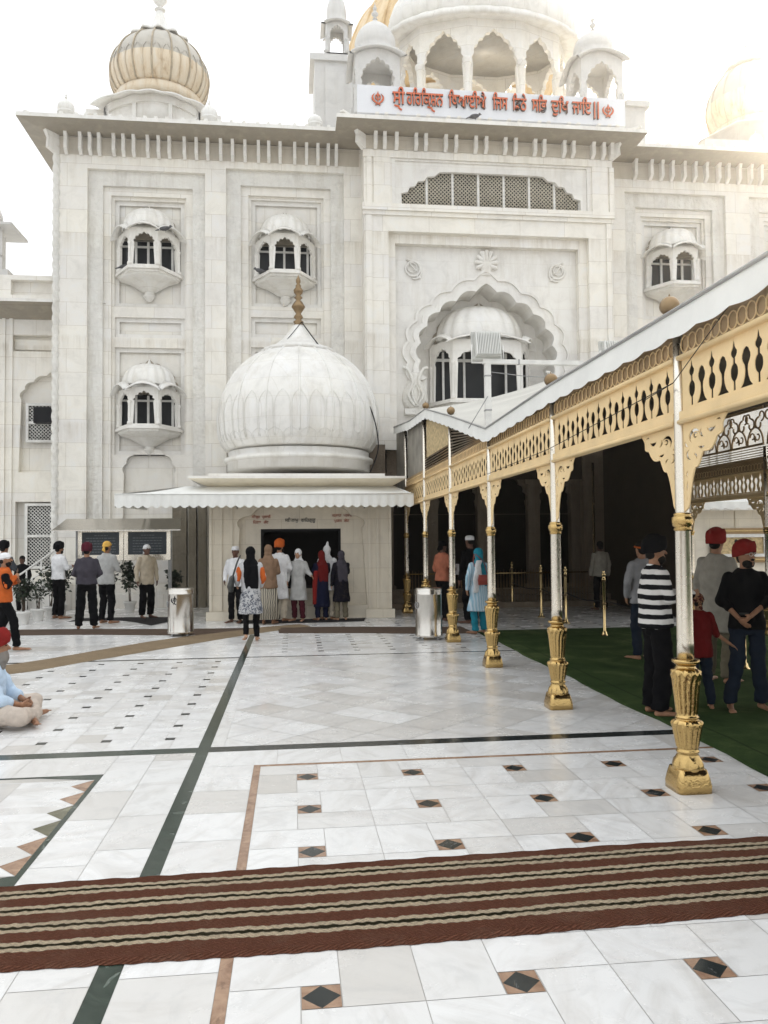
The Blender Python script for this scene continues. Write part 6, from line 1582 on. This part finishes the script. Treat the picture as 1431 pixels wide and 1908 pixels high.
person(.12,17.2,1.55,D(158),'woman facing out in a white scarf, long pale kurta and maroon trousers','palegrey','maroon','light','scarf','white',dict(LE=(-.24,.0,1.2),LW=(-.34,.05,1.12),RE=(.24,.02,1.17),RW=(.22,.14,.98)),hem=.52,flare=.01)
mb=MB(); mb.loft([((.30,.10,.70),.05,.11),((.30,.10,.98),.05,.10),((.30,.10,1.0),.03,.08)],12,0,None,.5); mb=remeshed(mb,.014,1,None,.006); mb.tube(bez([(.30,.16,.98),(.26,.15,1.07),(.30,.05,.98)],4),.008,5)
thing_at(mb,'shoulder_bag','cloth_white',.12,17.2,D(172),'white cloth bag held by the woman in the pale kurta','bag')
o,k,J,ch=person(.62,17.22,1.50,.3,'person in a red headscarf and long navy dress at the kiosk window','navy','navy','mid','scarf','darkred',dict(RE=(.2,.08,1.2),RW=(.1,.28,1.2),LE=(-.2,.08,1.2),LW=(-.1,.28,1.2)),hem=.35,flare=.0)
mb=MB(); mb.loft([((-.2,-.04,.42),.05,.05),((-.2,-.05,.9),.06,.05),((-.16,-.06,1.25),.06,.04)],12); ch(mb,'stole','cloth_red',.01)
person(.74,17.38,1.66,-.1,'person in a white pointed hood leaning into the kiosk window','white','cream','mid','hood','white',dict(RE=(.2,.12,1.2),RW=(.1,.3,1.15),T=(0,.08,0)),hem=.7)
person(1.04,17.15,1.50,.22,'woman in a dark embroidered kurta and khaki trousers at the kiosk window','cloth_embroidered','olive','light','scarf','slate',dict(RE=(.2,.08,1.2),RW=(.08,.24,1.15)),hem=.48,flare=.01)
# by the notice boards
person(-5.28,18.8,1.77,D(-38),'man in a black turban and white shirt, hands joined, left of the notice boards','white','black','mid','turban','black',dict(RE=(.23,.05,1.17),RW=(.06,.27,1.20),LE=(-.23,.05,1.17),LW=(-.03,.27,1.20)),hem=.92,belt=True,beard='black')
person(-4.08,16.45,1.74,D(4),'man in a maroon turban and dull purple-grey shirt seen from behind before the notice boards','slate','black','mid','turban','maroon',dict(RE=(.26,.02,1.15),RW=(.16,.2,1.08),LE=(-.26,.02,1.15),LW=(-.16,.2,1.08),RK=(.12,.02,.5),LK=(-.12,.02,.5),RA=(.15,-.01,.085),LA=(-.15,-.01,.085)),hem=.93,fat=1.14,wide=1.25)
person(-3.92,17.45,1.76,D(-22),'man in a yellow head cloth and pale shirt beside the man in the maroon turban','palegrey','black','mid','patka','yellow',dict(RE=(.23,.04,1.15),RW=(.15,.24,1.12)),hem=.84)
person(-3.30,18.6,1.68,D(-143),'man in a white head cloth and loose beige shirt, looking right below the notice board','beige','black','dark','patka','white',dict(RE=(.24,-.02,1.15),RW=(.25,.03,.90),LE=(-.24,-.02,1.15),LW=(-.25,.02,.90)),hem=.80,wide=1.2)
person(-6.30,18.3,1.80,D(-25),'man in a black turban and dark grey shirt near the left edge','grey','black','mid','turban','black',dict(RE=(.25,.06,1.17),RW=(.12,.26,1.12)),hem=.86,sleeve=.5,fat=1.05)
person(-6.70,20.75,1.42,D(170),'small dark-clothed figure standing beyond the handrail','black','black','dark','hair','black',None,hem=.8)
person(-4.60,13.4,1.58,D(-70),'man in a white head wrap and orange vest at the left edge','orange','black','mid','patka','white',dict(RE=(.24,.04,1.16),RW=(.06,.17,1.30),LE=(-.24,.04,1.16),LW=(-.04,.19,1.22),RK=(.1,.16,.52),RA=(.1,.20,.085),LK=(-.1,.0,.5),LA=(-.1,-.2,.12)),hem=.88,beard='black',sl2='black')
person(-5.66,15.1,1.88,D(-80),'bearded man in an orange turban at the far left edge','grey','black','mid','turban','yellow',None,hem=.85,beard='black')
# under the canopy
o,k,J,ch=person(3.36,14.2,1.56,D(20),'woman in a teal and white headscarf and pleated light blue kurta between two columns','cloth_pleated_blue','teal','mid','scarf','teal',dict(RE=(.23,-.02,1.18),RW=(.22,.1,1.0),LE=(-.26,-.02,1.17),LW=(-.26,.02,.93)),hem=.48,flare=.05)
mb=MB(); mb.loft([((-.10,-.17,1.18),.08,.03),((-.13,-.18,1.4),.06,.04),((-.06,-.12,1.5),.06,.05)],12); mb.loft([((-.16,-.14,.85),.06,.02),((-.15,-.16,1.1),.08,.025),((-.13,-.16,1.3),.06,.03)],12); ch(mb,'stole','cloth_white',.01)
mb=MB(); mb.loft([((-.02,-.19,.90),.11,.03),((-.02,-.20,.99),.13,.04),((-.02,-.19,1.08),.10,.02)],14); mb=remeshed(mb,.01,2); mb.tube(bez([(-.10,-.19,1.06),(-.18,-.12,1.3),(-.12,-.05,1.46)],5),.007,5); mb.tube(bez([(.07,-.19,1.06),(.02,-.14,1.3),(-.10,-.05,1.46)],5),.007,5)
thing_at(mb,'handbag','bag_red',3.36,14.2,D(20),'red handbag worn by the woman in light blue','bag')
person(3.15,16.6,1.70,D(-60),'dim figure in a salmon shirt holding a white paper behind the canopy columns','salmon','black','dark','patka','black',dict(RE=(.22,.06,1.17),RW=(.08,.3,1.12)),hem=.88,sleeve=.6)
mb=MB(); mb.box(.0,.16,.32,.33,.98,1.2); mb.box(.0,.2,.34,.50,.97,.98); thing_at(mb,'paper','cloth_white',3.15,16.6,D(-60),'white paper held by the figure in the salmon shirt','paper')
person(3.62,16.0,1.80,D(30),'dark-clothed figure in a black and white cap behind the woman in light blue','black','black','dark','cap','white',None,hem=.86)
xs_,_z=AY(1118,1030,18.3); person(xs_,18.3,1.66,D(5),'dim figure in a pale shirt deep in the shade beside an inner pole','taupe','black','dark','hair','black',None,hem=.86)
person(4.90,10.75,1.68,D(8),'man in a grey shirt and jeans with an orange bandana, seen from behind','midgrey','denim','mid','bandana','orange',dict(LE=(-.25,-.02,1.15),LW=(-.20,.10,.93),RE=(.24,.02,1.17),RW=(.12,.22,1.05),RK=(.09,.06,.5),RA=(.12,.0,.085)),hem=.84,vox=.012)
person(3.50,7.40,1.76,D(-90),'man in a black turban and striped sweater reaching towards the child','cloth_striped','black','mid','turban','black',dict(LE=(-.23,.02,1.16),LW=(-.12,.27,1.20),RE=(.23,.04,1.16),RW=(.14,.30,1.20)),hem=.88,vox=.009,fat=1.1,beard='black',collar='white',wide=1.3)
person(4.98,8.9,1.84,D(-55),'man in a red turban and long coat behind the man in glasses','taupe','olive','mid','turban','red',dict(RE=(.24,.0,1.15),RW=(.2,.15,1.0)),hem=.60,vox=.011,fat=1.1)
person(4.50,7.50,1.70,D(166),'man in glasses with a red turban and black shirt, holding a hand of the child','black','denim','mid','turban','red',dict(RE=(.25,-.02,1.16),RW=(.13,.17,.98),LE=(-.27,-.02,1.18),LW=(.02,.20,1.0),RK=(.12,.05,.5),RA=(.19,.05,.085),LK=(-.10,.02,.5),LA=(-.13,.0,.085)),hem=.86,vox=.009,beard='black',glasses=True,hz=D(32),sleeve=.72,belt=True)
person(4.02,7.55,1.17,D(-12),'child in a sleeveless red top, jeans and a dark red patterned head cloth','darkred','denim','mid','patka','floral',dict(RE=(.26,.02,1.13),RW=(.44,-.02,.99),LE=(-.2,.04,1.2),LW=(-.1,.22,1.25),RK=(.12,.04,.5),RA=(.17,.04,.085)),hem=.80,vox=.012,sleeve=.2,fat=1.1,headtilt=.15)
person(5.02,7.1,1.70,D(100),'person in a pale blue shirt at the right edge, elbow out','lightblue','tanpants','mid','turban','navy',dict(LE=(-.32,.08,1.15),LW=(-.12,.2,1.05),RE=(.30,.05,1.16),RW=(.12,.2,1.05)),hem=.86,vox=.012)
# ---- seated man
def seated(x,y,rz,label):
    mb=MB(); hc=Vector((0,.08,.74)); mb.ell(hc,(.073,.088,.105),16,12); mb.ell(hc+Vector((0,.03,-.055)),(.052,.062,.062),12,8); mb.cap(hc+Vector((0,.088,.01)),hc+Vector((0,.112,-.022)),.010,.015,8)
    for s in (-1,1): mb.ell(hc+Vector((s*.075,-.005,-.01)),(.012,.022,.032),8,6)
    mb.cap((0,.03,.55),hc+Vector((0,-.01,-.06)),.058,.052); mb.loft([((0,0,.02),.15,.11),((0,.0,.25),.14,.10),((0,.03,.45),.16,.10),((0,.03,.57),.08,.06)],18)
    LE=[]
    for s in (-1,1):
        sh=Vector((s*.18,.03,.52)); el=Vector((s*.27,.13,.28)); wr=Vector((s*.12,.30,.20)); mb.cap(sh,el,.05,.04); mb.cap(el,wr,.038,.026); hand(mb,wr,wr-el,s,.5)
        kn=Vector((s*.36,.34,.13)); an=Vector((-s*.14,.42,.06)); mb.cap((s*.09,.02,.11),kn,.085,.06); mb.cap(kn,an,.055,.035); mb.cap(an,an+Vector((-s*.14,.06,-.01)),.035,.022)
        for t_ in range(5): mb.ell(an+Vector((-s*.17,.035+.016*t_,-.01)),(.016,.008,.01),6,4)
    b_=remeshed(mb,.010,2); o=b_.build('person','skin_mid'); o.location=(x,y,0); o.rotation_euler=(0,0,rz); tag(o,label,'person')
    mb=MB(); mb.loft([((0,0,.12),.20,.16),((0,.0,.25),.18,.14),((0,.03,.43),.195,.125),((0,.03,.52),.17,.10),((0,.03,.58),.085,.07)],22)
    for s in (-1,1): mb.cap((s*.18,.03,.52),(s*.27,.13,.28),.072,.062); mb.cap((s*.27,.13,.28),(s*.20,.22,.235),.060,.052)
    remeshed(mb,.010,3,None,.016,(9,9,7)).build('shirt','cloth_lightblue',o)
    mb=MB(); mb.ell((0,.02,.11),(.21,.17,.11))
    for s in (-1,1): mb.cap((s*.10,.04,.12),(s*.36,.34,.135),.115,.082); mb.cap((s*.36,.34,.13),(-s*.08,.42,.075),.080,.055)
    remeshed(mb,.010,3,None,.014,(9,9,9)).build('trousers','cloth_tanpants',o)
    mb=MB(); mb.ell(hc+Vector((0,-.018,.075)),(.105,.125,.085),20,12,0,None,Matrix.Rotation(.3,3,'X'))
    for j in range(5):
        for s in (-1,1): mb.tube([hc+Vector(((.104*math.sqrt(max(.12,1-((.024*j-.025)/.108)**2)))*math.cos(a),-.016+(.124*math.sqrt(max(.12,1-((.024*j-.025)/.108)**2)))*math.sin(a),.03+.024*j+s*.03*math.cos(a)+.028*math.sin(a))) for a in np.linspace(0,2*PI,20,endpoint=False)],.0125,6,closed=True)
    remeshed(mb,.009,2,None,.003,(30,30,60)).build('turban','cloth_red',o)
    mb=MB(); mb.ell(hc+Vector((0,.04,-.10)),(.065,.065,.085)); mb.ell(hc+Vector((0,.03,-.17)),(.05,.05,.06)); remeshed(mb,.009,2,None,.005,(40,40,40)).build('beard','hair_grey',o)
    mb=MB()
    for s in (-1,1): mb.ell(hc+Vector((s*.031,.083,.012)),(.012,.008,.006),8,6)
    mb.build('eyes','eye_dark',o)
sx_,sy_=G(0,1352); seated(sx_-.12,sy_+.02,D(-82),'bearded man in a red turban and light blue shirt sitting cross-legged at the left edge')
# ============================================================ HAZE
m=bpy.data.materials.new('haze'); m.use_nodes=True; t=m.node_tree; t.nodes.clear()
pv=t.nodes.new('ShaderNodeVolumePrincipled'); pv.inputs['Color'].default_value=(.98,.97,.95,1); pv.inputs['Density'].default_value=.0027; pv.inputs['Anisotropy'].default_value=.84
ou=t.nodes.new('ShaderNodeOutputMaterial'); t.links.new(pv.outputs[0],ou.inputs['Volume']); MATS['haze']=m
mb=MB(); mb.box(-62,62,-32,92,-1,31); hz2=mb.build('haze','haze'); hz2['kind']='stuff'
